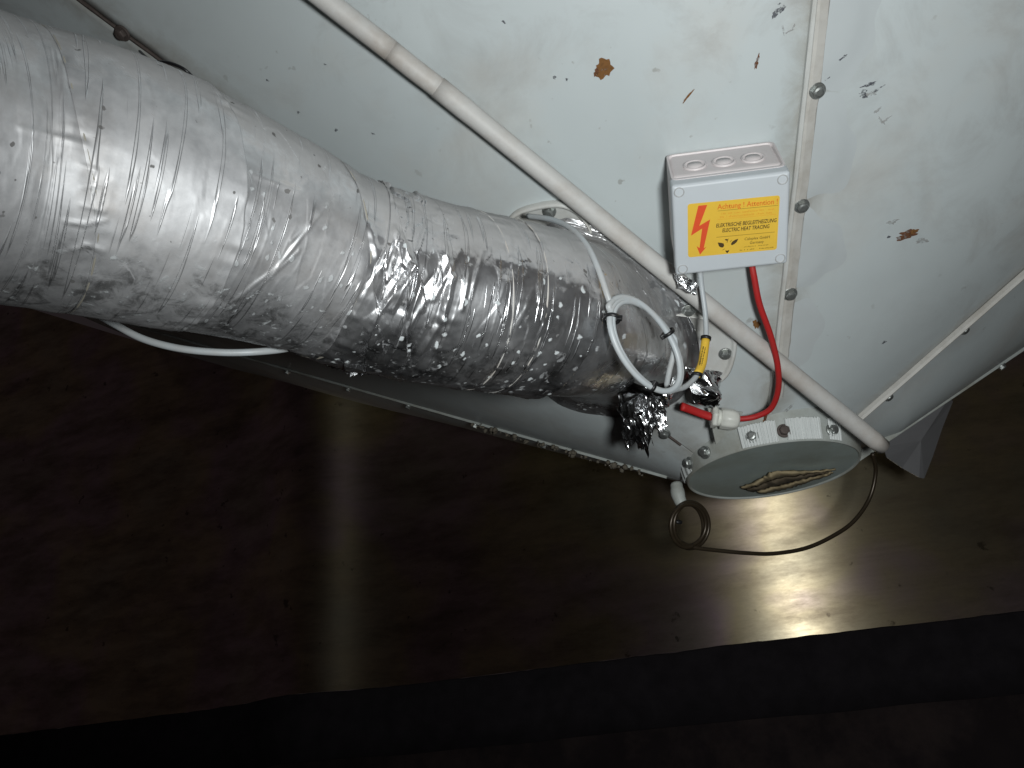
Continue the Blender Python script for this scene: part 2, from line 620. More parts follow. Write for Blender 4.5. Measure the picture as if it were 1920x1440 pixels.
WY = 1.60                                         # the steel wall stands this far ahead of the lens
EDGE_Z = CAMZ + (at(1545, 1190, 1)[2] - CAMZ) / (at(1545, 1190, 1)[1]) * WY
wall = thing('steel_wall', 'brushed stainless steel wall behind the hopper with a black rubber foot', 'wall', (0, WY, 0))
vs, fs = [], []
nx, nz = 360, 24
for i in range(nx + 1):
    x = -3.2 + 5.2 * i / nx
    r = math.hypot(x - APEX[0], WY - APEX[1])
    zt = min(APEX[2] + r * CA / SA - .006, 2.3)
    bow = .022 * math.tanh((x - .1) / .25) - .0655 * math.exp(-((x + 1.00) / .125) ** 2)
    for j in range(nz + 1):
        z = EDGE_Z + (zt - EDGE_Z) * j / nz
        vs.append((x, WY + bow + .0012 * math.sin(x * 5 + z * 4), z))
for i in range(nx):
    for j in range(nz):
        a = i * (nz + 1) + j
        fs.append((a, a + nz + 1, a + nz + 2, a + 1))
sheet = place('steel_sheet', mesh_of('steel_sheet', vs, fs), MAT['steel'], wall)
vs, fs = [], []
for i in range(nx + 1):
    x = -3.2 + 5.2 * i / nx
    y = WY + .022 * math.tanh((x - .1) / .25) - .0655 * math.exp(-((x + 1.00) / .125) ** 2)
    e = .0030 * (float(vnoise(np.array([x * 16]), np.array([.5]), 5)[0]) - .5) + .0022 * (float(vnoise(np.array([x * 55]), np.array([.5]), 6)[0]) - .5)
    b = .006 * (float(vnoise(np.array([x * 9]), np.array([.5]), 8)[0]) - .5)
    vs += [(x, y + .004, EDGE_Z + e), (x, y - .004, EDGE_Z + e - .0005), (x, y - .007, EDGE_Z + e - .004), (x, y - .008, EDGE_Z - .06), (x, y - .003, EDGE_Z - .124 + b), (x, y + .006, EDGE_Z - .124 + b)]
for i in range(nx):
    for j in range(5):
        a = i * 6 + j
        fs.append((a, a + 1, a + 7, a + 6))
place('rubber_foot', mesh_of('rubber_foot', vs, fs), MAT['rubber'], wall)
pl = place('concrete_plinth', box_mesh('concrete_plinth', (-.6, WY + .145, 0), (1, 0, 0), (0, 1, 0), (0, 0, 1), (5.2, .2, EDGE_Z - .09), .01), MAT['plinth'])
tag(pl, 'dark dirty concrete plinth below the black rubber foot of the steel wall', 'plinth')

# ------------------------------------------------------------------ hopper
hop = thing('hopper', 'white painted steel hopper cone narrowing to a round bolted outlet', 'hopper', APEX)
SEAM = [math.radians(v) for v in (-97, -39.4, 16.4, 75.6, 130, 190, 263)]
S_IN, S_OUT = .085, 1.75
S1_BOLTS = [coneframe(hit(*p))[1] for p in ((1530, 170), (1502, 385), (1480, 550))]
S1_BOLTS = sorted(S1_BOLTS + [S1_BOLTS[0] + .115, S1_BOLTS[0] + .235])


def sheet_h(i, az, s):
    a0, a1 = SEAM[i], SEAM[i + 1]
    t = (az - a0) / (a1 - a0)
    h = .0012 * math.sin(s * 9 + i * 2.1) * math.sin(math.pi * t)
    if i == 2:                                    # the sheet puckers between the bolts of the front seam
        dx = (az - a0) * s * SA
        for b0, b1 in zip(S1_BOLTS[:-1], S1_BOLTS[1:]):
            m, hw = (b0 + b1) / 2, (b1 - b0) / 2 * .92
            q = ((s - m) / hw) ** 2 + (dx / .047) ** 2
            h += .0016 / (1 + math.exp(min(50, (q - .9) * 11)))
    if i == 3:                                    # this sheet is rolled flatter than the others
        q = min(1, (az - a0) / math.radians(36))
        h += .024 * q * q * (3 - 2 * q) * max(0, min(1, (s - .125) / .10))
    return h


def on_sheet(az, s, lift=0.0):
    i = 0
    while i < 5 and az > SEAM[i + 1]:
        i += 1
    return cone(az, s, sheet_h(i, az, s) + lift)


def panel(i):
    a0, a1 = SEAM[i], SEAM[i + 1]
    n_a = 70
    n_s = 260 if i in (1, 2, 3) else 60
    ss = np.linspace(S_IN, S_OUT, n_s)
    vs, fs = [], []
    for s in ss:
        for j in range(n_a + 1):
            t = j / n_a
            t = t ** 1.6 if i == 2 else t
            az = a0 + (a1 - a0) * t
            h = sheet_h(i, az, s)
            vs.append(cone(az, s, h))
    for k in range(n_s - 1):
        for j in range(n_a):
            a = k * (n_a + 1) + j
            fs.append((a, a + n_a + 1, a + n_a + 2, a + 1))
    o = place('panel', mesh_of('panel', vs, fs), MAT['paint'], hop)
    md = o.modifiers.new('sheet', 'SOLIDIFY')
    md.thickness = .0015
    md.offset = -1 if False else 1
    return o


panels = [panel(i) for i in range(6)]


def cone_bar(name, az, prof, s0, s1, mat, n=60, wave=0.0, skew=0.0):
    """bar along a generator: profile of (sideways, height) points, closed"""
    vs, fs = [], []
    m = len(prof)
    for i in range(n + 1):
        s = s0 + (s1 - s0) * i / n
        for (x, h) in prof:
            xx = x + wave * math.sin(s * 60) * .3 + wave * random.uniform(-.4, .4) + skew * (s - s0)
            vs.append(cone(az + xx / (s * SA), s, h))
    for i in range(n):
        for j in range(m):
            k = (j + 1) % m
            fs.append((i * m + j, i * m + k, (i + 1) * m + k, (i + 1) * m + j))
    fs.append(tuple(range(m)))
    fs.append(tuple(n * m + j for j in range(m - 1, -1, -1)))
    me = mesh_of(name, vs, fs, False)
    return place(name, me, mat, hop)


BOLT = None


def bolt_mesh(name, k=1.0):
    """washer and domed hex head, made along +Z"""
    bm = bmesh.new()
    def ring(r, z, n, hexa=False):
        return [bm.verts.new((r * math.cos(2 * math.pi * j / n), r * math.sin(2 * math.pi * j / n), z)) for j in range(n)]
    def hexr(r, z, n=24):
        out = []
        for j in range(n):
            a = 2 * math.pi * j / n
            q = (a + math.pi / 6) % (math.pi / 3) - math.pi / 6
            rr = r * math.cos(math.pi / 6) / math.cos(q)
            out.append(bm.verts.new((rr * math.cos(a), rr * math.sin(a), z)))
        return out
    n = 24
    R = [ring(.0078 * k, -.0005, n), ring(.0078 * k, .0011 * k, n), ring(.0072 * k, .0016 * k, n), hexr(.0058 * k, .0016 * k), hexr(.0058 * k, .0050 * k), ring(.0046 * k, .0062 * k, n), ring(.0028 * k, .0067 * k, n)]
    for a, b in zip(R[:-1], R[1:]):
        for j in range(n):
            bm.faces.new((a[j], a[(j + 1) % n], b[(j + 1) % n], b[j]))
    bm.faces.new(R[-1])
    me = bpy.data.meshes.new(name)
    bm.normal_update()
    bm.to_mesh(me)
    bm.free()
    return me


ME_BOLT = bolt_mesh('bolt'); ME_BOLT.materials.append(MAT['zinc'])
ME_RUST = bolt_mesh('bolt'); ME_RUST.materials.append(MAT['rustbolt_and_gap_shade'])


def bolt_at(P, n, parent, me=None, k=1.0):
    me = me or ME_BOLT
    o = bpy.data.objects.new('bolt', me)
    S.collection.objects.link(o)
    z = unit(n)
    x = unit(np.cross(z, [0.3, .2, 1]))
    a = random.uniform(0, 1)
    y = np.cross(z, x)
    x, y = x * math.cos(a) + y * math.sin(a), y * math.cos(a) - x * math.sin(a)
    R = Matrix((list(x), list(y), list(z))).transposed().to_4x4()
    o.parent = parent
    o.matrix_parent_inverse = Matrix.Translation(-parent.location)
    o.matrix_basis = Matrix.Translation(Vector(P)) @ R @ Matrix.Scale(k, 4)
    return o


def bolt_px(px, py, parent=hop, h=.002, me=None, k=1.0):
    P = hit(px, py, h)
    az, s, t, gg, n = coneframe(P)
    return bolt_at(P, n, parent, me, k)


# front seam: light folded lip, sealant band beside it, bolts
AZ1 = SEAM[2]
cone_bar('seam_lip_or_gap_shade', AZ1, [(-.0030, -.002), (-.0030, .0050), (-.0018, .0064), (.0006, .0060), (.0014, .0046), (.0014, -.002)], .150, S_OUT, MAT['lip'], 120, .0005)
cone_bar('seam_sealant', AZ1, [(.0012, -.002), (.0012, .0030), (.0050, .0036), (.0125, .0026), (.0150, .0005), (.0150, -.002)], .170, S_OUT, MAT['strip'], 160, .0014)
for p in ((1532, 170), (1503, 386), (1481, 551)):
    bolt_px(*p, h=.0022, k=1.0)
bolt_at(cone(AZ1 + .016 / (.70 * SA), .72, .002), coneframe(cone(AZ1, .72))[4], hop)
# right seam: standing lip
AZ2 = SEAM[3]
cone_bar('seam_lip_or_gap_shade', AZ2, [(-.0022, -.002), (-.0026, .0050), (-.0015, .0082), (.0005, .0082), (.0016, .0050), (.0014, -.002)], .158, S_OUT, MAT['strip'], 90, .0004)
for p in ((1806, 617), (1664, 742)):
    bolt_px(*p, h=.002, k=.92)
bolt_at(cone(AZ2 + .012 / (.60 * SA), .62, .002), coneframe(cone(AZ2, .62))[4], hop)
# folded edge flange at the right of the cone
AZR = math.radians(112)
cone_bar('edge_flange', AZR, [(-.001, .015), (-.0012, .0262), (-.0008, .0270), (.0006, .0270), (.001, .0262), (.001, .015)], .14, S_OUT, MAT['collar'], 80, .0004)
bolt_at(cone(AZR, .42, .027), coneframe(cone(AZR, .42))[4], hop, k=.8)
# left seam: a dark bar painted as the shadow in an open lap, with old bolts
AZ0 = SEAM[1]
cone_bar('seam_lip_or_gap_shade', AZ0, [(-.0020, -.002), (-.0020, .0020), (.0000, .0024), (.0012, .0014), (.0012, -.002)], .135, S_OUT, MAT['rustbolt_and_gap_shade'], 120, .0010)
bolt_px(230, 62, h=.002, me=ME_RUST, k=1.1)
bolt_px(1246, 812, h=.002, k=1.0)
# lower left edge: flange with bolts and grit caked along it
AZL = SEAM[0]
cone_bar('edge_flange', AZL, [(-.003, -.003), (-.0012, .002), (-.0008, .0035), (.0008, .0035), (.0012, .002), (.0012, -.003)], .13, S_OUT, MAT['collar'], 90, .0006)
for s in (.33, .46, .60, .74, .90):
    bolt_at(cone(AZL + .0, s, .005), coneframe(cone(AZL, s))[4], hop, k=.8)
for i in range(70):
    s = random.uniform(.16, .46)
    c = cone(AZL + random.uniform(-.03, .05), s, random.uniform(.003, .009))
    me = lathe_mesh('grit', [(.0001, -.003), (.0035, -.0022), (.0045, .0), (.003, .0025), (.0001, .003)], c, unit([random.random() - .5 for _ in range(3)]), n=7, wob=lambda a, i: random.uniform(.6, 1.3))
    if i < 1:
        gritv, gritf = [], []
    b = len(gritv)
    k = random.uniform(.25, 1.0) ** 1.4 * 1.2
    gritv += [np.array(v.co) * k + c * (1 - k) for v in me.vertices]
    gritf += [tuple(b + q for q in p.vertices) for p in me.polygons]
    bpy.data.meshes.remove(me)
go = place('caked_grit', mesh_of('caked_grit', gritv, gritf), MAT['grit'], hop)
go['kind'] = 'stuff'


# rust, scuffs and marks on the paint: thin flakes lying on the sheet
def flake(name, px, py, rx, ry, ang, mat, ragged=.35, n=26, lift=.0005):
    P = hit(px, py)
    az, s, t, gg, nn = coneframe(P)
    d = np.linalg.norm(P - C0)
    k = d / F * .97
    vs = [on_sheet(az, s, lift * 2)]
    ph = [random.uniform(0, 6.28) for _ in range(4)]
    for j in range(n):
        a = 2 * math.pi * j / n
        q = 1 + ragged * (.5 * math.sin(2 * a + ph[0]) + .4 * math.sin(3 * a + ph[1]) + .4 * math.sin(7 * a + ph[2])) + random.uniform(-.2, .2) * ragged * 1.6
        x, y = rx * k * math.cos(a) * q, ry * k * math.sin(a) * q / .82
        X, Y = x * math.cos(ang) - y * math.sin(ang), x * math.sin(ang) + y * math.cos(ang)
        vs.append(on_sheet(az + X / (s * SA), s + Y, lift))
    return place(name, mesh_of(name, vs, [(0, 1 + j, 1 + (j + 1) % n) for j in range(n)]), mat, hop)


# pucker shading painted as dull patches by the front seam, between each two bolts
def pucker_shade(b0, b1, wd, ph):
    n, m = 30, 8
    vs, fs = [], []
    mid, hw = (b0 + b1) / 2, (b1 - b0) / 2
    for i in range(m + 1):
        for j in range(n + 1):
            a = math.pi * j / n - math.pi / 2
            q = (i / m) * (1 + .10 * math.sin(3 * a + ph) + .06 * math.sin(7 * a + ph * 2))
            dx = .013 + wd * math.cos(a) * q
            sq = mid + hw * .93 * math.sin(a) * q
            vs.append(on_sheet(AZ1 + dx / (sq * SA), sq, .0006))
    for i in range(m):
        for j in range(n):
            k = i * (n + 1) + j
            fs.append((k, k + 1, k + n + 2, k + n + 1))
    return place('painted_pucker_shade', mesh_of('painted_pucker_shade', vs, fs), MAT['pucker_shade'], hop)


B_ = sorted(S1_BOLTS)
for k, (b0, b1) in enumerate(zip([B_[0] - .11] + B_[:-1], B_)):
    pucker_shade(b0, b1, (.036, .046, .044, .050, .052)[k % 5], k * 1.7)

flake('rust_spot', 1132, 128, 16, 14, .2, MAT['rust'], .3)
flake('rust_spot', 1120, 134, 7, 5, .2, MAT['rustdark'], .4)
flake('rust_spot', 1419, 116, 3.2, 9, -.25, MAT['rustdark'], .4)
flake('rust_spot', 1290, 180, 1.6, 14, -.9, MAT['rust'], .3)
flake('rust_spot', 1700, 439, 21, 6, .3, MAT['rustdark'], .45)
flake('rust_spot', 1710, 434, 10, 4, .3, MAT['rust'], .45)
flake('scuff', 1672, 415, 8, 4, .2, MAT['stain'], .6)
flake('scuff', 1665, 443, 3, 2.2, .2, MAT['ink'], .4)
flake('scuff', 1727, 450, 12, 4, .3, MAT['stain'], .4)
for q in ((1630, 158, 11, 2.4, .2), (1619, 176, 7, 5, .3), (1634, 174, 9, 4, .45), (1646, 167, 8, 1.8, .7)):
    flake('mark', *q, MAT['ink'] if q[0] != 1634 else MAT['stain'], .6)
for q in ((1645, 206, 6, 2.5, .8), (1652, 226, 7, 2, -.6), (1660, 224, 8, 1.8, .6)):
    flake('mark', *q, MAT['stain'], .6)
for q in ((1452, 27, 7, 3.4, .9), (1464, 17, 8, 4, .7), (1460, 7, 2.4, 1.8, 0)):
    flake('mark', *q, MAT['ink'], .5)
for q in ((1468, 55, 1.5, 7, .3), (1480, 58, 6, 1.6, .4), (1488, 49, 1.6, 4, -.3)):
    flake('mark', *q, MAT['stain'], .5)
for q in ((1040, 144, 2.6, 3), (1063, 148, 2, 2), (1657, 641, 3.4, 3), (631, 243, 3, 2.4), (945, 40, 2, 3),
          (1552, 146, 6, 1.6), (1580, 106, 7, 2), (502, 150, 2, 2), (560, 210, 2.4, 2), (700, 250, 2, 2.4), (610, 120, 1.6, 2)):
    flake('speck', *q, .6, MAT['ink'], .5)

# outlet: collar under the cone, plate closing it, taped joint
OUT = C0 + np.array([0, 0, 0]) + M @ np.array([0.336, -0.116, -1.099])
OUT_R = .1065
ZUP = np.array([0, 0, 1.0])


def out_pt(az, r, h):
    return OUT + np.array([math.sin(az) * r, -math.cos(az) * r, h])


cl = place('outlet_collar', lathe_mesh('outlet_collar', [(.1150, .045), (.1130, .028), (.1110, .010), (.1095, .004), (.1086, .0022), (.1076, .0018), (OUT_R, .0030), (OUT_R - .001, .006)], OUT, ZUP, n=96), MAT['collar'], hop)
pt = place('outlet_plate', lathe_mesh('outlet_plate', [(.0005, .0052), (.05, .0050), (.085, .0046), (OUT_R + .0008, .0042)], OUT, ZUP, n=80), MAT['plate'], hop)


def az_of(px, py, h=.012):
    d = ray(px, py)
    t = (OUT[2] + h - CAMZ) / d[2]
    q = C0 + d * t - OUT
    return math.atan2(q[0], -q[1])


def tape(px0, px1, py0, py1, teeth):
    """pleated white fabric tape round the collar"""
    a0, a1 = az_of(px0, py0), az_of(px1, py1)
    n = teeth * 4
    vs, fs = [], []
    prof = [(.1145, .0300), (.1125, .0190), (.1112, .0100), (.1100, .0045)]
    for i in range(n + 1):
        a = a0 + (a1 - a0) * i / n
        lift = .0014 + .0014 * (i % 4 in (1, 2))
        jag = random.uniform(-.0008, .0008)
        for (r, h) in prof:
            vs.append(out_pt(a, r + lift * .8 + jag * .3, h - lift * .6 + (jag if r > .114 else 0)))
    m = len(prof)
    for i in range(n):
        for j in range(m - 1):
            fs.append((i * m + j, (i + 1) * m + j, (i + 1) * m + j + 1, i * m + j + 1))
    o = place('fabric_tape', mesh_of('fabric_tape', vs, fs, False), MAT['tape'], hop)
    md = o.modifiers.new('t', 'SOLIDIFY'); md.thickness = .0008
    return o


tape(1382, 1458, 822, 812, 12)
tape(1478, 1548, 808, 804, 13)
tape(1566, 1594, 804, 806, 5)
tape(1278, 1302, 895, 872, 3)
for p in ((1293, 868), (1333, 850), (1412, 821), (1467, 815), (1557, 808)):
    a = az_of(*p, h=.015)
    bolt_at(out_pt(a, .1125, .0150), unit([math.sin(a), -math.cos(a), -.12]), hop, ME_BOLT if p[0] != 1467 else ME_RUST, 1.05)
# the torn liner hanging at the far rim of the plate


def torn(top, bot, mat, dz, seed):
    """ragged folded strip of the liner hanging from the plate"""
    rnd = random.Random(seed)
    n, m = 44, 5
    A = spline([(x, y, 0) for x, y in top], n + 1)
    B = spline([(x, y, 0) for x, y in bot], n + 1)
    vs, fs = [], []
    for i in range(n + 1):
        ja, jb = rnd.uniform(-1.2, 1.2), rnd.uniform(-1.6, 1.6)
        fold = .003 * math.sin(i * .55 + seed) + .0012 * rnd.uniform(-1, 1)
        for j in range(m + 1):
            t = j / m
            x = A[i, 0] * (1 - t) + B[i, 0] * t
            y = (A[i, 1] + ja) * (1 - t) + (B[i, 1] + jb) * t
            h = .003 + dz - .004 * math.sin(math.pi * t) + fold * t
            d = ray(x, y)
            vs.append(C0 + d * ((OUT[2] + h - CAMZ) / d[2]))
    for i in range(n):
        for j in range(m):
            a = i * (m + 1) + j
            fs.append((a, a + m + 1, a + m + 2, a + 1))
    o = place('torn_liner', mesh_of('torn_liner', vs, fs), mat, hop)
    md = o.modifiers.new('t', 'SOLIDIFY'); md.thickness = .0007
    return o


torn([(1388, 914), (1415, 903), (1436, 892), (1448, 885), (1490, 882), (1525, 883), (1566, 879)], [(1396, 917), (1422, 910), (1440, 902), (1462, 896), (1500, 891), (1530, 887), (1567, 881)], MAT['torn'], -.002, 1)
torn([(1398, 917), (1424, 909), (1442, 901), (1464, 895), (1500, 890), (1530, 886), (1560, 882)], [(1412, 921), (1436, 917), (1456, 911), (1480, 905), (1508, 898), (1532, 892), (1556, 886)], MAT['torndark'], .0005, 2)
torn([(1418, 921), (1445, 914), (1470, 908), (1495, 901), (1520, 895), (1545, 889), (1560, 884)], [(1426, 925), (1452, 921), (1478, 915), (1502, 908), (1524, 901), (1546, 894), (1563, 887)], MAT['torn'], -.003, 3)
# rust run at the foot of the front seam
flake('rust_spot', 1432, 795, 7, 9, 0, MAT['rust'], .35, lift=.004)
flake('rust_spot', 1436, 770, 2.4, 24, -.12, MAT['rustdark'], .3, lift=.004)
flake('rust_spot', 1418, 608, 6, 8, 0, MAT['rust'], .35)
flake('scuff', 1475, 770, 3, 16, -.5, MAT['stain'], .3)

# ------------------------------------------------------------------ pipe with foil insulation
pipe = thing('insulated_pipe', 'large foil wrapped insulated pipe running up to the white hopper', 'pipe', hit(1180, 548))
CP = [(-260, 250, .500, .094), (0, 305, .560, .0915), (150, 336, .590, .0920), (300, 378, .622, .0905), (450, 428, .660, .0850), (600, 486, .700, .0775), (660, 513, .716, .0775), (780, 543, .742, .0780), (900, 565, .770, .0790),
      (1000, 584, .800, .0790), (1060, 596, .830, .0790)]
AX = np.array([at(x, y, z) for x, y, z, r in CP])
NP_ = 1400
PTS = spline(AX, NP_)
RAD = spline([[r, 0, 0] for *_, r in CP], NP_)[:, 0]
U_PX = spline([[x, 0, 0] for x, *_ in CP], NP_)[:, 0]
PT, PN, PB = frames(PTS)
ARC = np.concatenate([[0], np.cumsum(np.linalg.norm(np.diff(PTS, axis=0), axis=1))])


def s_of(px):
    return float(np.interp(px, U_PX, ARC))


# direction of the camera round the pipe, to tell the visible side
NT_A = 380
BND = [-240, 100, 340, 598, 688, 765, 882, 938, 1015]
ATILT = [0, .026, .020, .026, .020, .012, .010, .004, .004]
APH = [0, -1.57, -1.2, -1.57, -1.7, -1.2, -1.57, -1.0, 1.8]


def lump(S_, ud):
    """soft unevenness of the insulation under the foil"""
    return .0030 * (vnoise(S_ * 9, ud * 7, 3, 7) - .5) + .0006 * (vnoise(S_ * 26, ud * 8, 9, 8) - .5)


# folds one can see in the wrap: ends as seen in the photograph, height, half width
FOLDS = [((612, 385), (520, 500), .0011, 2.6), ((520, 500), (432, 566), .0009, 2.6), ((600, 402), (545, 452), .0008, 2.2), ((560, 470), (476, 545), .0008, 2.2),
         ((738, 432), (772, 500), .0035, 7), ((772, 500), (735, 580), .0030, 6), ((735, 440), (715, 500), .0025, 6), ((760, 520), (700, 600), .0020, 5), ((825, 455), (846, 520), .0032, 7), ((846, 520), (828, 600), .0030, 6),
         ((828, 600), (770, 690), .0018, 5), ((800, 560), (735, 660), .0016, 5), ((862, 470), (812, 560), .0018, 5), ((690, 420), (705, 480), .0015, 5), ((880, 500), (866, 580), .0014, 4),
         ((955, 430), (962, 520), .0010, 4), ((905, 470), (880, 560), .0010, 3.5), ((640, 640), (740, 690), .0022, 6), ((610, 655), (660, 690), .0020, 5), ((35, 240), (160, 270), .0010, 5), ((480, 330), (560, 360), .0010, 5),
         ((150, 310), (186, 322), .0009, 4), ((152, 350), (190, 345), .0009, 4), ((155, 385), (195, 395), .0009, 4), ((157, 420), (200, 412), .0009, 4), ((155, 455), (195, 470), .0008, 4), ((120, 415), (165, 420), .0008, 4), ((125, 470), (165, 458), .0008, 4)]


def foil_band(i):
    sA, sB = s_of(BND[i]), s_of(BND[i + 1])
    if i:
        sA -= .004                                 # tucks under the band before it
    L = sB - sA
    res = .0008 if BND[i] >= 300 and i < 8 else .0011
    n = max(30, int(L / res))
    th = np.linspace(0, 2 * math.pi, NT_A, endpoint=False)
    TT, SS = np.meshgrid(th, np.linspace(0, 1, n))
    e0 = sA + ATILT[i] * np.sin(TT + APH[i])
    e1 = sB + ATILT[i + 1] * np.sin(TT + APH[i + 1])
    ragged = .0012 * (vnoise(TT / (2 * math.pi) * 46, SS * 0 + i, 5 + i, 46) - .5)
    S_ = e0 + (e1 - e0) * SS + ragged * SS
    S_ = np.clip(S_, 0, ARC[-1])
    cx_ = [np.interp(S_, ARC, PTS[:, k]) for k in range(3)]
    nn = [np.interp(S_, ARC, PN[:, k]) for k in range(3)]
    bb = [np.interp(S_, ARC, PB[:, k]) for k in range(3)]
    r = np.interp(S_, ARC, RAD)
    ud = TT / (2 * math.pi)
    # layer: each band ends a little proud of the next
    h = .0002 + .0014 * SS ** 3 + (.0003 * (i % 2))
    # soft lumps of the insulation under the foil
    h += lump(S_, ud)
    # creases: short along the pipe, long round it
    rid = 1 - np.abs(2 * vnoise(S_ * 120 + 3 * ud, ud * 14, 21, 14) - 1)
    h += .0002 * rid ** 6
    # oblique facets
    f1, f2, idv, sl = worley(S_ * 48, ud * 9, 31, 9)
    h += .0009 * sl * (.35 + .65 * vnoise(S_ * 12, ud * 9, 41, 9))
    # puckers pulled towards the band edge
    edge = np.exp(-((1 - SS) * L / .012) ** 2) + .8 * np.exp(-(SS * L / .016) ** 2)
    pk = vnoise(S_ * 30, ud * 90, 51, 90)
    h += .0016 * edge * (pk - .5)
    # crushed patch near the middle
    upx = np.interp(S_, ARC, U_PX)
    cr = np.exp(-((upx - 706) / 50) ** 2)
    f1, f2, idv, sl = worley(S_ * 62 + 2.0 * np.sin(TT), ud * 10, 61, 10)
    g1, g2, idg, sg = worley(S_ * 120, ud * 26 + S_ * 40, 71, 26)
    h += cr * (.0100 * sl + .0022 * sg)
    cr2 = np.exp(-((upx - 905) / 45) ** 2)
    h += cr2 * .0012 * sg
    h -= .0035 * np.exp(-((upx - 600) / 16) ** 2) * (.5 + .5 * np.sin(TT + 2.4))
    c, s = np.cos(TT), np.sin(TT)
    pos = np.stack([cx_[k] + nn[k] * c * r + bb[k] * s * r for k in range(3)], -1)
    out_ = np.stack([nn[k] * c + bb[k] * s for k in range(3)], -1)
    rel = pos - C0
    face = (out_ * rel).sum(-1) < 0
    cc = rel @ M
    qx, qy = PX + F * cc[..., 0] / -cc[..., 2], PY - F * cc[..., 1] / -cc[..., 2]
    wb = 9 * (vnoise(S_ * 90, ud * 40, 77, 40) - .5)
    for (x0, y0), (x1, y1), A, wdt in FOLDS:
        L2 = (x1 - x0) ** 2 + (y1 - y0) ** 2
        t = np.clip(((qx - x0) * (x1 - x0) + (qy - y0) * (y1 - y0)) / L2, 0, 1)
        d = np.hypot(qx - x0 - t * (x1 - x0), qy - y0 - t * (y1 - y0)) + wb * .35
        h += face * A * np.maximum(0, 1 - np.abs(d) / (wdt * 1.7)) * (.35 + .65 * np.sin(np.pi * np.clip(t, .12, .88)))
    h -= .0022 * np.exp(-((1 - SS) * L / .006) ** 2) * (i in (0, 2, 5, 6))      # pinched by its binding wire
    r = r + h
    V = np.stack([cx_[k] + nn[k] * c * r + bb[k] * s * r for k in range(3)], -1).reshape(-1, 3)
    fs = []
    base = np.arange((n - 1) * NT_A).reshape(n - 1, NT_A)
    nxt = np.roll(base, -1, axis=1)
    q = np.stack([base, nxt, nxt + NT_A, base + NT_A], -1).reshape(-1, 4)
    # a rolled-in rim closes the end of the band
    me = bpy.data.meshes.new('foil_band')
    rim = V.reshape(n, NT_A, 3)[-1] * 1.0
    axp = np.stack([cx_[k][-1] for k in range(3)], -1)
    rim2 = axp + (rim - axp) * (1 - .0022 / RAD.mean())
    V2 = np.vstack([V, rim2])
    b0 = (n - 1) * NT_A
    j = np.arange(NT_A)
    q2 = np.stack([b0 + j, b0 + (j + 1) % NT_A, n * NT_A + (j + 1) % NT_A, n * NT_A + j], -1)
    q = np.vstack([q, q2])
    me.vertices.add(len(V2)); me.vertices.foreach_set('co', V2.ravel())
    me.loops.add(q.size); me.loops.foreach_set('vertex_index', q.ravel().astype(np.int32))
    me.polygons.add(len(q)); me.polygons.foreach_set('loop_start', np.arange(0, q.size, 4, dtype=np.int32))
    me.polygons.foreach_set('use_smooth', np.ones(len(q), bool))
    me.update(calc_edges=True)
    uv = me.uv_layers.new(name='UVMap')
    su = np.concatenate([S_.ravel(), S_[-1]]); tu = np.concatenate([(TT * .088).ravel(), TT[-1] * .088])
    UV = np.stack([su[q.ravel()], tu[q.ravel()]], -1).reshape(-1, 4, 2)
    wrap = (UV[:, :, 1].max(1) - UV[:, :, 1].min(1)) > .2
    lo = UV[wrap][:, :, 1] < .1
    tmp = UV[wrap]; tmp[:, :, 1] = np.where(lo, tmp[:, :, 1] + 2 * math.pi * .088, tmp[:, :, 1]); UV[wrap] = tmp
    uv.data.foreach_set('uv', UV.ravel())
    me.validate()
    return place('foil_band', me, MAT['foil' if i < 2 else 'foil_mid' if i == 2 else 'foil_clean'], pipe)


bands = [foil_band(i) for i in range(len(BND) - 1)]


def binding_wire(i, mat, rw):
    n = 150
    th = np.linspace(0, 2 * math.pi, n, endpoint=False)
    S_ = s_of(BND[i]) + ATILT[i] * np.sin(th + APH[i]) - .0022
    r = np.interp(S_, ARC, RAD) + lump(S_, th / (2 * math.pi)) - .0001
    P = np.stack([np.interp(S_, ARC, PTS[:, k]) + np.interp(S_, ARC, PN[:, k]) * np.cos(th) * r + np.interp(S_, ARC, PB[:, k]) * np.sin(th) * r for k in range(3)], -1)
    P = np.vstack([P, P[:1]])
    place('binding_wire', tube_mesh('binding_wire', P, rw, 8, False), mat, pipe)


binding_wire(1, MAT['greydark'], .0007)
binding_wire(3, MAT['greydark'], .0007)
binding_wire(6, MAT['conduit'], .0007)
binding_wire(7, MAT['conduit'], .0008)

# mounting flange where the pipe enters the cone, and the foil flared out over it
FC = hit(1101, 619)
_, _, ft, fg, fn = coneframe(FC)


def cone_drop(P, h):
    """nearest height h above the cone sheet"""
    q = P - APEX
    az = math.atan2(q[0], -q[1])
    gg = np.array([SA * math.sin(az), -SA * math.cos(az), CA])
    return cone(az, float(q @ gg), h)


vs, fs = [], []
nF = 160
TABS = ((1005, 378), (1388, 662))                  # the flange has lugs that carry its bolts
for j in range(nF):
    a = 2 * math.pi * j / nF
    e = ft * math.cos(a) + fg * math.sin(a)
    for (r, h) in ((.08, .0030), (.163, .0030), (.1655, .0045), (.1660, .0085), (.1685, .0092), (.1705, .008), (.1705, -.001)):
        sh = .54
        for tx, ty in TABS:
            dv = hit(tx, ty) - FC
            ca_ = max(-1, min(1, float(unit(dv - (dv @ fn) * fn) @ e)))
            sh = max(sh, .54 + .46 * math.exp(-(math.acos(ca_) / math.radians(24)) ** 4))
        vs.append(cone_drop(FC + e * r * sh, h))
m = 7
for j in range(nF):
    k = (j + 1) % nF
    for i in range(m - 1):
        fs.append((j * m + i, k * m + i, k * m + i + 1, j * m + i + 1))
place('mounting_flange', mesh_of('mounting_flange', vs, fs), MAT['lip'], pipe)
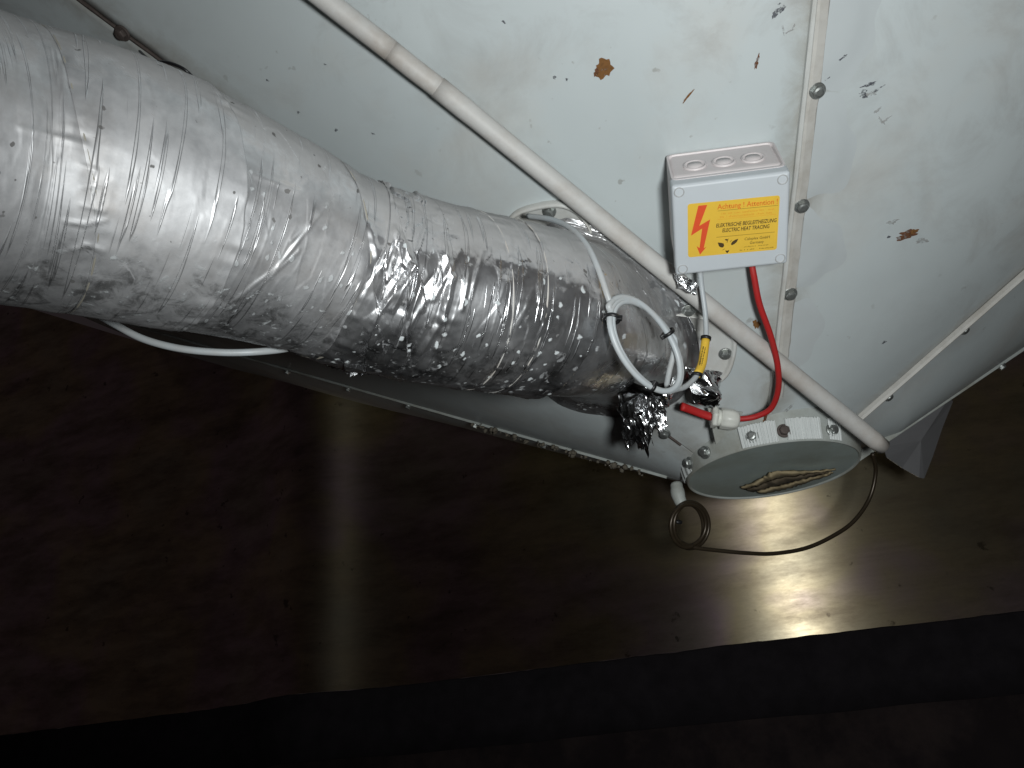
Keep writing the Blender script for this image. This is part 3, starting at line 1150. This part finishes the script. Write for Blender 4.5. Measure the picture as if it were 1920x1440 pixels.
for p in ((1030, 396), (1291, 582), (1360, 663)):
    P = hit(*p, .0040)
    bolt_at(P, coneframe(P)[4], pipe, None, .95)


def px_of(P):
    q = M.T @ (P - C0)
    return PX + F * q[0] / -q[2], PY - F * q[1] / -q[2]


def foil_flare():
    out = [(1062, 408), (1120, 428), (1190, 472), (1250, 528), (1290, 590), (1311, 650), (1306, 710), (1270, 752), (1200, 780), (1125, 778), (1045, 756), (985, 680), (965, 600), (975, 500), (1010, 430)]
    ox, oy = 1130, 600
    pol = sorted((math.atan2(y - oy, x - ox), math.hypot(x - ox, y - oy)) for x, y in out)
    pa = np.array([p[0] for p in pol]); pr = np.array([p[1] for p in pol])
    n, m = 200, 90
    s0 = s_of(1003)
    c = np.array([np.interp(s0, ARC, PTS[:, k]) for k in range(3)])
    N = np.array([np.interp(s0, ARC, PN[:, k]) for k in range(3)]); B = np.array([np.interp(s0, ARC, PB[:, k]) for k in range(3)]); T = np.array([np.interp(s0, ARC, PT[:, k]) for k in range(3)])
    cpx = px_of(c)
    V = np.zeros((m + 1, n, 3))
    for j in range(n):
        a = 2 * math.pi * j / n
        e = N * math.cos(a) + B * math.sin(a)
        p0 = c + e * .0775
        q = px_of(p0)
        ang = math.atan2(q[1] - cpx[1], q[0] - cpx[0])
        rr_ = float(np.interp(ang, pa, pr, period=2 * math.pi))
        p1 = hit(ox + rr_ * math.cos(ang), oy + rr_ * math.sin(ang), .004)
        L = np.linalg.norm(p1 - p0)
        for i in range(m + 1):
            t = i / m
            h00, h10, h01, h11 = 2 * t ** 3 - 3 * t * t + 1, t ** 3 - 2 * t * t + t, -2 * t ** 3 + 3 * t * t, t ** 3 - t * t
            out_d = unit(p1 - FC)
            V[i, j] = h00 * p0 + h10 * T * L * 1.0 + h01 * p1 + h11 * out_d * L * .5
    jj, ii = np.meshgrid(np.arange(n), np.arange(m + 1))
    f1, f2, idv, sl = worley(ii / m * 9.0, jj / n * 26.0, 91, 26)
    g1, g2, idg, sg = worley(ii / m * 20.0, jj / n * 60.0, 95, 60)
    am = np.minimum(1, np.minimum(ii / 12.0, 1))
    d = (.0040 * sl + .0022 * sg) * am
    V = V + d[..., None] * -ray(1200, 600)[None, None, :]
    fs = [(i * n + j, i * n + (j + 1) % n, (i + 1) * n + (j + 1) % n, (i + 1) * n + j) for i in range(m) for j in range(n)]
    me = mesh_of('foil_flare', V.reshape(-1, 3), fs)
    uv = me.uv_layers.new(name='UVMap')
    for lp_ in me.loops:
        i, j = divmod(lp_.vertex_index, n)
        uv.data[lp_.index].uv = (.3 + i * .0013, j * .0032)
    place('foil_flare', me, MAT['foil_clean'], pipe)


foil_flare()


def crumpled(name, corners, cells, amp, depth_fn, parent, seed, ragged=.0, nu=64, nv=84):
    """crushed foil sheet spanned between corner points of the photograph at their own distances"""
    c = [at(*q) for q in corners]
    nrm = unit(np.cross(c[1] - c[0], c[3] - c[0]))
    if nrm @ ray(*corners[0][:2]) > 0:
        nrm = -nrm
    U, V_ = np.meshgrid(np.linspace(0, 1, nu + 1), np.linspace(0, 1, nv + 1), indexing='ij')
    wx = .5 * (vnoise(U * 5, V_ * 6, seed + 40) - .5); wy = .5 * (vnoise(U * 5, V_ * 6, seed + 41) - .5)
    f1, f2, idv, sl = worley((U + wx * .2) * cells[0] + seed, (V_ + wy * .2) * cells[1] + seed * 2, seed)
    g1, g2, idg, sg = worley(U * cells[0] * 2.3, V_ * cells[1] * 1.9, seed + 3)
    low = vnoise(U * 2.5, V_ * 3.5, seed + 50) - .5
    D = amp * (1.9 * sl + .28 * sg + 1.6 * low)
    vs, fs = [], []
    for i in range(nu + 1):
        e1 = ragged * (1.5 * float(vnoise(np.array([i * .11]), np.array([.5]), seed + 60)[0]) + .6 * float(vnoise(np.array([i * .5]), np.array([.5]), seed + 61)[0]) - 1.0)
        for j in range(nv + 1):
            u, v = i / nu, j / nv
            sd = .10 * ragged * 6 * (float(vnoise(np.array([v * 7]), np.array([1.5 + (u > .5)]), seed + 62)[0]) - .5)
            uu = u + sd * (2 * u - 1)
            vv = v * (1 + e1)
            p = c[0] * (1 - uu) * (1 - vv) + c[1] * uu * (1 - vv) + c[2] * uu * vv + c[3] * (1 - uu) * vv
            vs.append(p + nrm * (D[i, j] + depth_fn(u, v)))
    for i in range(nu):
        for j in range(nv):
            a = i * (nv + 1) + j
            fs.append((a, a + nv + 1, a + nv + 2, a + 1))
    return place(name, mesh_of(name, vs, fs), MAT['crumple'], parent)


crumpled('loose_foil', [(1162, 715, .895), (1268, 700, .91), (1252, 792, .965), (1166, 834, .975)], (2.6, 5.5), .016, lambda u, v: .012 * math.sin(u * 3.1) * (1 - .5 * v), pipe, 3, .30)
crumpled('loose_foil', [(1186, 770, .92), (1236, 752, .92), (1222, 836, .965), (1196, 838, .965)], (2, 4), .010, lambda u, v: .004 * math.sin(u * 6), pipe, 5, .35, 40, 60)
crumpled('loose_foil', [(1284, 686, .925), (1350, 696, .945), (1342, 758, .95), (1290, 756, .94)], (2.6, 3), .013, lambda u, v: .022 * math.sin(u * 3.14) * math.sin(v * 3.14), pipe, 8, .12, 56, 56)
crumpled('loose_foil', [(1262, 512, .865), (1308, 528, .87), (1306, 552, .875), (1272, 542, .87)], (2.5, 2), .007, lambda u, v: .008 * math.sin(u * 3.14), pipe, 11, .12, 40, 30)
crumpled('loose_foil', [(596, 636, .735), (725, 664, .73), (716, 706, .735), (604, 680, .745)], (5, 2), .009, lambda u, v: .006 * math.sin(v * 3), pipe, 14, .2, 80, 36)

# ------------------------------------------------------------------ conduit
con = thing('conduit', 'long straight off white plastic conduit crossing the hopper diagonally', 'conduit', at(1655, 838, .985))


def con_pt(px, py, off=0.0):
    t = (px - 600) / (1655 - 600)
    iz = (1 / .765) * (1 - t) + (1 / .985) * t
    return at(px, py, 1 / iz)


CR = .0100
A_, B_, C_, D_ = con_pt(520, -72), con_pt(733, 95), con_pt(824, 166), con_pt(1655, 838)
sag = lambda p, q, n: spline([p, (p + q) / 2 + np.array([0, 0, -.0006]), q], n)
place('tube', tube_mesh('tube', sag(A_, B_, 10), CR, 28), MAT['conduit'], con)
place('sleeve', tube_mesh('sleeve', sag(B_, C_, 8), [CR * .985] * 8, 28), MAT['conduit'], con)
dd = unit(D_ - C_)
P = sag(C_ - dd * .002, D_, 40)
rr = np.full(40, CR)
ln = np.linalg.norm(P - P[0], axis=1)
rr = np.where(ln < .034, CR * 1.045, np.where(ln < .044, CR * (1.045 - .045 * (ln - .034) / .01), CR))
rr[-1] = CR * .93
place('tube', tube_mesh('tube', P, rr, 28), MAT['conduit'], con)

# ------------------------------------------------------------------ junction box
pb, sb, rb, DB, HB, WB = 5.95764742e-02, 4.39548129e-01, -9.98602039e-02, .0736, .0932, .1045
# azimuth of the box in the hopper's own angles
_mid = hit(1366, 400)
BOXP = None


def box_fit():
    A = M.T @ (APEX - C0)
    a = M.T @ np.array([0, 0, 1.0])
    u = -A - (-A @ a) * a
    u = unit(u)
    v = np.cross(a, u)
    e = math.cos(pb) * u + math.sin(pb) * v
    gg = SA * e + CA * a
    n = CA * e - SA * a
    t = np.cross(n, gg)
    t = -t if t[0] < 0 else t
    X = math.cos(rb) * t + math.sin(rb) * gg
    Y = -math.sin(rb) * t + math.cos(rb) * gg
    return C0 + M @ (A + sb * gg), M @ X, M @ Y, M @ n


BO, BX, BY, BN = box_fit()
jb = thing('junction_box', 'grey plastic junction box with a yellow warning sticker on the hopper', 'junction box', BO)


def bl(x, y, z):
    return BO + BX * x + BY * y + BN * z


base = place('base', box_mesh('base', bl(0, 0, -.004), BX, BY, BN, (WB * .965, HB * .965, DB * .80), .006, 4, 1.012), MAT['boxbase'], jb)
lid = place('lid', box_mesh('lid', bl(0, 0, DB * .80 - .003), BX, BY, BN, (WB, HB, DB * .20 + .003), .0028, 3), MAT['boxlid'], jb)
# recessed panel with three knock-outs on the upper side
top_o = lambda x, z, out: bl(x, HB * .4825 + out + .0006 * z / DB, z)
fr = []
zc = DB * .43
hw_, hh_ = WB * .37, DB * .25
ringv, ringf = [], []
rim = [(-hw_, -hh_), (hw_, -hh_), (hw_, hh_), (-hw_, hh_)]
pp = []
for (ox, oz), k in zip(rim, range(4)):
    for q in range(5):
        a = math.pi + k * math.pi / 2 + q * math.pi / 8
        rr_ = .006
        pp.append((ox + math.copysign(-rr_, ox) + rr_ * math.cos(a), oz + math.copysign(-rr_, oz) + rr_ * math.sin(a)))
n = len(pp)
for x, z in pp:
    ringv.append(top_o(x, zc + z, -.001)); ringv.append(top_o(x, zc + z, .0016)); ringv.append(top_o(x * .965, zc + z * .93, .0016)); ringv.append(top_o(x * .95, zc + z * .9, -.001))
for j in range(n):
    k = (j + 1) % n
    for i in range(3):
        ringf.append((j * 4 + i, k * 4 + i, k * 4 + i + 1, j * 4 + i + 1))
place('side_rim', mesh_of('side_rim', ringv, ringf, False), MAT['boxbase'], base)
for x in (-.0265, 0, .0265):
    c = top_o(x, zc + .001, -.0006)
    place('knockout', lathe_mesh('knockout', [(.0108, 0), (.0108, .0022), (.0100, .0026), (.0090, .0022), (.0088, .0008), (.0070, .0008), (.0066, .0024), (.0001, .0026)], c, BY, BX, 32), MAT['boxbase'], base)
for sx in (-1, 1):
    for sy in (-1, 1):
        c = bl(sx * (WB / 2 - .0068), sy * (HB / 2 - .0068), DB - .0008)
        sc = place('screw', lathe_mesh('screw', [(.0048, 0), (.0048, .0012), (.0044, .0016), (.0040, .0014), (.0036, .0006), (.0016, .0006), (.0015, -.0004), (.0001, -.0004)], c, BN, BX, 24), MAT['screw'], jb)

# warning sticker
st = place('warning_sticker', None or mesh_of('warning_sticker', [(0, 0, 0)], []), MAT['yellow'], jb)
LX0, LX1, LY0, LY1 = -.0392, .0428, .0268, -.0282     # on the lid, metres from its centre
ROT = math.radians(-1.6)


def lp(u, v, lift=.0004):
    """u to the right and v down, 0..1 on the sticker"""
    x = LX0 + (LX1 - LX0) * u
    y = LY0 + (LY1 - LY0) * v
    x, y = x * math.cos(ROT) - y * math.sin(ROT), x * math.sin(ROT) + y * math.cos(ROT)
    return bl(x, y - .0006, DB + lift)


def rounded(u0, u1, v0, v1, r):
    out = []
    ar = (LX1 - LX0) / (LY0 - LY1)
    for (cu, cv, a0) in ((u1 - r, v0 + r * ar, -90), (u1 - r, v1 - r * ar, 0), (u0 + r, v1 - r * ar, 90), (u0 + r, v0 + r * ar, 180)):
        for q in range(6):
            a = math.radians(a0 + q * 18)
            out.append((cu + r * math.cos(a), cv + r * ar * math.sin(a)))
    return out


pp = rounded(0, 1, 0, 1, .03)
n = len(pp)
vs = [lp(u, v, .0002) for u, v in pp] + [lp(u, v, -.0006) for u, v in pp]
old = st.data
st.data = mesh_of('warning_sticker', vs, [tuple(range(n))] + [(j, j + n, (j + 1) % n + n, (j + 1) % n) for j in range(n)], False)
st.data.materials.append(MAT['yellow'])
bpy.data.meshes.remove(old)
if st.data.polygons[0].normal @ Vector(BN) < 0:
    st.data.flip_normals()


def inkpoly(name, pts, mat, lift=.0004):
    vs = [lp(u, v, lift) for u, v in pts]
    me = mesh_of(name, vs, [tuple(range(len(vs)))], False)
    if me.polygons[0].normal @ Vector(BN) < 0:
        me.flip_normals()
    return place(name, me, mat, st)


inkpoly('lightning_arrow', [(.118, .045), (.215, .045), (.128, .415), (.248, .315), (.178, .845), (.208, .825), (.135, .965), (.098, .795), (.130, .835), (.160, .47), (.035, .585)], MAT['print_red'])
for v0, v1, m_, u0, u1 in ((.170, .178, 'print_olive', .33, .985), (.33, .336, 'print_faint', .33, .97), (.655, .664, 'print_olive', .32, .965)):
    inkpoly('printed_line', [(u0, v0), (u1, v0), (u1, v1), (u0, v1)], MAT[m_])


def text(s, u0, v0, height, width, mat, bold=.0, shear=0.0):
    cu = bpy.data.curves.new('lettering', 'FONT')
    cu.body = s
    cu.size = 1.0
    cu.offset = bold
    cu.shear = shear
    cu.resolution_u = 2
    ob = bpy.data.objects.new('lettering', cu)
    S.collection.objects.link(ob)
    dg = bpy.context.evaluated_depsgraph_get()
    me = bpy.data.meshes.new_from_object(ob.evaluated_get(dg))
    bpy.data.objects.remove(ob)
    bpy.data.curves.remove(cu)
    xs = [v.co.x for v in me.vertices]
    x0, x1 = min(xs), max(xs)
    for v in me.vertices:
        v.co = Vector(lp(u0 + (v.co.x - x0) / (x1 - x0) * width, v0 - v.co.y / .7 * height, .0005))
    me.materials.clear()
    me.materials.append(mat)
    me.update()
    return place('lettering', me, mat, st)


text('Achtung ! Attention !', .325, .145, .095, .655, MAT['print_orange'], .012)


def faded(u0, v0, width, height, mat, slope=0.0):
    """small print worn past reading: a row of broken strokes"""
    vs, fs = [], []
    u = u0
    while u < u0 + width:
        wd = random.uniform(.006, .016)
        if random.random() < .8:
            hh = height * random.uniform(.55, 1.0)
            b = len(vs)
            vs += [lp(u, v0 - hh, .0005), lp(u + wd * .7, v0 - hh, .0005), lp(u + wd * .7, v0 - hh * random.uniform(0, .5), .0005), lp(u, v0, .0005)]
            fs.append((b + 3, b + 2, b + 1, b))
        u += wd + random.uniform(.002, .006)
    return place('faded_print', mesh_of('faded_print', vs, fs, False), mat, st)


faded(.37, .250, .57, .040, MAT['print_faint'])
faded(.36, .310, .56, .040, MAT['print_faint'])
text('ELEKTRISCHE BEGLEITHEIZUNG', .315, .475, .070, .665, MAT['print_black'], .014, .15)
text('ELECTRIC HEAT TRACING', .385, .575, .070, .52, MAT['print_black'], .014, .15)
text('Caloplex GmbH', .635, .765, .052, .28, MAT['print_black'], .0, .12)
text('Germany', .695, .845, .052, .155, MAT['print_black'], .0, .12)
faded(.63, .900, .27, .024, MAT['print_olive'])
faded(.585, .960, .38, .030, MAT['print_olive'])
# emblem: a bird with spread dark wings
inkpoly('emblem', [(.335, .760), (.372, .772), (.402, .790), (.408, .835), (.395, .865), (.372, .862), (.35, .835)], MAT['print_black'])
inkpoly('emblem', [(.565, .725), (.53, .738), (.498, .770), (.482, .815), (.494, .838), (.522, .820), (.548, .785)], MAT['print_black'])
inkpoly('emblem', [(.412, .715), (.43, .708), (.448, .720), (.445, .742), (.428, .738)], MAT['print_black'], .0005)
inkpoly('emblem', [(.422, .925), (.445, .935), (.465, .922), (.462, .95), (.445, .985), (.428, .955)], MAT['print_black'])
for q in ((.41, .89, .385, .915), (.475, .885, .505, .905), (.435, .775, .45, .70), (.47, .77, .488, .735)):
    dx, dy = q[2] - q[0], q[3] - q[1]
    inkpoly('emblem', [(q[0], q[1]), (q[2], q[3]), (q[2] + .006, q[3] + .004), (q[0] + .008, q[1] + .006)], MAT['print_olive'])

# ------------------------------------------------------------------ cables
LB = DB * .45


def cable(name, label, pts, r, mat, n=80, sides=12, flat=1.0, parent=None):
    P = spline([at(*p) for p in pts], n)
    o = place(name, tube_mesh(name, P, r, sides, True, flat), mat, parent)
    if label:
        tag(o, label, 'cable')
    return o


rc = thing('red_cable', 'red cable curving from the junction box to the white cable gland', 'cable', at(1418, 505, .865))
rp = [(1408, 488, .868), (1414, 520, .872), (1424, 570, .885), (1445, 630, .905), (1458, 685, .925), (1459, 730, .945), (1446, 765, .962), (1420, 780, .972), (1395, 785, .976), (1372, 785, .978)]
place('sheath', tube_mesh('sheath', spline([at(*p) for p in rp], 90), .0033, 14), MAT['red'], rc)
place('sheath', tube_mesh('sheath', spline([at(*p) for p in ((1345, 783, .980), (1325, 779, .980), (1300, 770, .975), (1278, 762, .968))], 20), [.0050] * 20, 14, True, .8), MAT['red'], rc)

gl = thing('cable_gland', 'white nylon cable gland holding the red cable', 'cable gland', at(1358, 783, .975))
ga, gb = at(1334, 782, .974), at(1384, 788, .974)
gd = unit(gb - ga)
L = np.linalg.norm(gb - ga)


def hexed(a, i):
    q = (a + math.pi / 6) % (math.pi / 3) - math.pi / 6
    return math.cos(math.pi / 6) / math.cos(q) * 1.06 if i in (1, 2) else 1.0


place('nut', lathe_mesh('nut', [(.004, 0), (.0122, .0005), (.0122, .0058), (.006, .0065)], ga, gd, None, 48, wob=hexed), MAT['gland'], gl)
place('body', lathe_mesh('body', [(.006, .006), (.0098, .0065), (.0098, .0090), (.0090, .0098)], ga, gd, None, 40), MAT['gland'], gl)
place('cap', lathe_mesh('cap', [(.006, .0098), (.0118, .0105), (.0120, L * .75), (.0108, L * .92), (.0085, L), (.0042, L + .0005)], ga, gd, None, 48, wob=lambda a, i: 1 + (.035 * math.cos(8 * a) if i in (1, 2) else 0)), MAT['gland'], gl)

br = place('bracket', None or mesh_of('bracket', [at(1326, 764, .985), at(1392, 772, .998), at(1376, 802, 1.0), at(1341, 832, 1.0)], [(0, 1, 2, 3)], False), MAT['collar'])
md = br.modifiers.new('t', 'SOLIDIFY'); md.thickness = .002
tag(br, 'small pointed sheet metal bracket behind the white cable gland', 'bracket')

# grey sensor cable with its coil
gc = thing('grey_cable', 'grey sensor cable with a tied coil hanging beside the pipe end', 'cable', at(1315, 520, .87))
CRG = .0027
down = [(1312, 500, .862), (1316, 540, .868), (1322, 585, .870), (1324, 625, .868), (1320, 660, .862), (1314, 690, .853), (1300, 712, .840), (1278, 728, .822), (1250, 727, .802)]
coil = []
cxp, cyp = 1212, 650
LA = math.radians(57.5)                           # lean of the coil in the picture
Zc = .762
turns = 2.35
for i in range(int(turns * 26) + 1):
    a = math.pi * .42 + i / 26 * 2 * math.pi
    k = i / 26 / turns
    ca, sa = math.cos(a), math.sin(a)
    rx, ry = 95 + 5 * k, 47 + 2 * k
    x = ca * rx * math.cos(LA) - sa * -ry * math.sin(LA)
    y = ca * rx * math.sin(LA) + sa * -ry * math.cos(LA)
    coil.append((cxp + x - 9 * k + 3, cyp + y - 5 * k, Zc + .024 * sa * 1.0 - .006 * k + .012 * ca))
up = [(1150, 588, .742), (1136, 545, .742), (1120, 500, .748), (1100, 460, .765), (1072, 430, .79), (1035, 412, .82), (990, 405, .85)]
P1 = spline([at(*p) for p in down], 60)
place('lead', tube_mesh('lead', P1, CRG, 12), MAT['grey'], gc)
Pc = spline([at(*p) for p in [down[-2], down[-1]] + coil], 220)
place('coil', tube_mesh('coil', Pc, CRG, 12), MAT['grey'], gc)
Pu = spline([at(*p) for p in [coil[-2], coil[-1]] + up], 70)
place('lead', tube_mesh('lead', Pu, CRG, 12), MAT['grey'], gc)


allp = np.vstack([Pc, Pu])
allt = np.vstack([frames(Pc)[0], frames(Pu)[0]])
allq = np.array([px_of(p) for p in allp])
for (px, py) in ((1156, 600), (1246, 630), (1226, 716)):
    near = np.hypot(allq[:, 0] - px, allq[:, 1] - py) < 15
    pts_, tt_ = allp[near], allt[near]
    ax_ = tt_[0]
    for t_ in tt_[1:]:
        ax_ = ax_ + (t_ if t_ @ tt_[0] > 0 else -t_)
    ax_ = unit(ax_)
    c = pts_.mean(0)
    dv = pts_ - c
    dv = dv - np.outer(dv @ ax_, ax_)
    r = float(np.linalg.norm(dv, axis=1).max()) + CRG + .0003
    place('cable_tie', lathe_mesh('cable_tie', [(r, -.0017), (r + .0011, -.0015), (r + .0011, .0015), (r, .0017)], c, ax_, None, 28, True), MAT['tie'], gc)
    sd = unit(np.cross(ax_, ray(px, py)))
    place('cable_tie_head', box_mesh('cable_tie_head', c + sd * r, unit(ax_), sd, unit(np.cross(ax_, sd)), (.0045, .005, .004), .0008), MAT['tie'], gc)
# yellow marker sleeve on the lead
ym = spline([at(*p) for p in down], 60)
sel = [p for p in ym if 0 <= 1]
yy = P1[24:42]
yy = spline(yy[[0, 6, 11, 17]], 12)
place('marker_sleeve', tube_mesh('marker_sleeve', yy, .0044, 14), MAT['yellow'], gc)
for q in (0, -1):
    place('cable_tie', lathe_mesh('cable_tie', [(.0036, -.0018), (.0054, -.0016), (.0054, .0016), (.0036, .0018)], yy[q], yy[1] - yy[0], None, 24, True), MAT['tie'], gc)
for k, off in ((0, -.0012), (1, .0008)):
    tx = []
    for i in range(9):
        p = yy[2 + i * 7 // 8]
    cu0, cu1 = yy[2], yy[9]
    sd = unit(np.cross(cu1 - cu0, ray(1320, 650)))
    fw = -unit(ray(1320, 650))
    v0 = cu0 + fw * .0046 + sd * off; v1 = cu1 + fw * .0046 + sd * off
    nseg = 14
    vv, ff = [], []
    for i in range(nseg):
        a_ = v0 + (v1 - v0) * (i / nseg); b_ = v0 + (v1 - v0) * ((i + random.uniform(.45, .85)) / nseg)
        hh = .0005 * random.uniform(.6, 1.2)
        b = len(vv)
        vv += [a_ - sd * hh, b_ - sd * hh, b_ + sd * hh, a_ + sd * hh]
        ff.append((b, b + 1, b + 2, b + 3))
    place('lettering', mesh_of('lettering', vv, ff, False), MAT['print_black'], gc)

# white cable below the thick end of the pipe
cable('white_cable', 'thick pale cable sagging just below the thick end of the pipe', [(150, 570, .70), (215, 608, .69), (270, 636, .685), (340, 654, .685), (420, 661, .69), (490, 659, .70), (545, 652, .72), (600, 636, .74)], .0030, MAT['grey'], 60)
# loose black wire at the top of the pipe
cable('black_wire', 'thin black wire lying over the top of the pipe by the rusty bolt', [(262, 96, .80), (285, 115, .735), (310, 116, .70), (335, 124, .69), (352, 135, .69), (368, 152, .70)], .0013, MAT['tie'], 40, 8)

# bronze coloured wire coil under the outlet and its tail
wc = thing('dark_wire_coil', 'small coil of dark bronze wire hanging below the outlet', 'wire', at(1290, 985, 1.08))
pts = []
for i in range(int(3.2 * 24) + 1):
    a = i / 24 * 2 * math.pi + 1.2
    k = i / 24 / 3.2
    r1 = 29 + 4 * math.sin(k * 9) + 2 * k
    pts.append((1292 + r1 * math.cos(a) + 6 * (k - .5), 985 + 41 * math.sin(a) + 3 * math.sin(k * 14), 1.08 + .012 * math.cos(a) + .01 * (k - .5)))
place('coil', tube_mesh('coil', spline([at(*p) for p in pts], 240), .0026, 10), MAT['bronze'], wc)
tail = [(1275, 1016, 1.08), (1300, 1026, 1.08), (1345, 1032, 1.085), (1400, 1037, 1.09), (1450, 1038, 1.10), (1510, 1028, 1.11), (1560, 1006, 1.12), (1600, 978, 1.13), (1630, 935, 1.14), (1642, 885, 1.14), (1636, 850, 1.13)]
place('tail', tube_mesh('tail', spline([at(*p) for p in tail], 90), .0027, 10), MAT['bronze'], wc)
place('tie', lathe_mesh('tie', [(.004, -.002), (.0065, -.0018), (.0065, .0018), (.004, .002)], at(1270, 978, 1.078), M @ np.array([.2, 1, 0]), None, 20, True), MAT['tie'], wc)
hg = place('cable_stub', tube_mesh('cable_stub', spline([at(1268, 908, 1.10), at(1272, 930, 1.09), at(1280, 950, 1.085)], 12), [.008, .008, .008, .009, .009, .009, .0085, .008, .008, .0075, .007, .006], 14), MAT['collar'])
tag(hg, 'short pale stub poking down beside the outlet above the wire coil', 'stub')

# grey plastic sheet hanging behind the right edge of the hopper
sv = [(1655, 838, 1.17), (1700, 800, 1.19), (1778, 745, 1.22), (1785, 752, 1.23), (1766, 800, 1.22), (1747, 856, 1.21), (1731, 897, 1.20), (1722, 895, 1.195), (1690, 877, 1.19), (1662, 858, 1.175)]
c = np.mean([at(*p) for p in sv], axis=0) + np.array([0, -.012, 0])
vs = [c] + [at(*p) for p in sv]
o = place('plastic_sheet', mesh_of('plastic_sheet', vs, [(0, 1 + j, 1 + (j + 1) % len(sv)) for j in range(len(sv))], False), MAT['sheet'])
md = o.modifiers.new('t', 'SOLIDIFY'); md.thickness = .0015
tag(o, 'grey folded plastic sheet hanging under the right edge of the hopper', 'sheet')
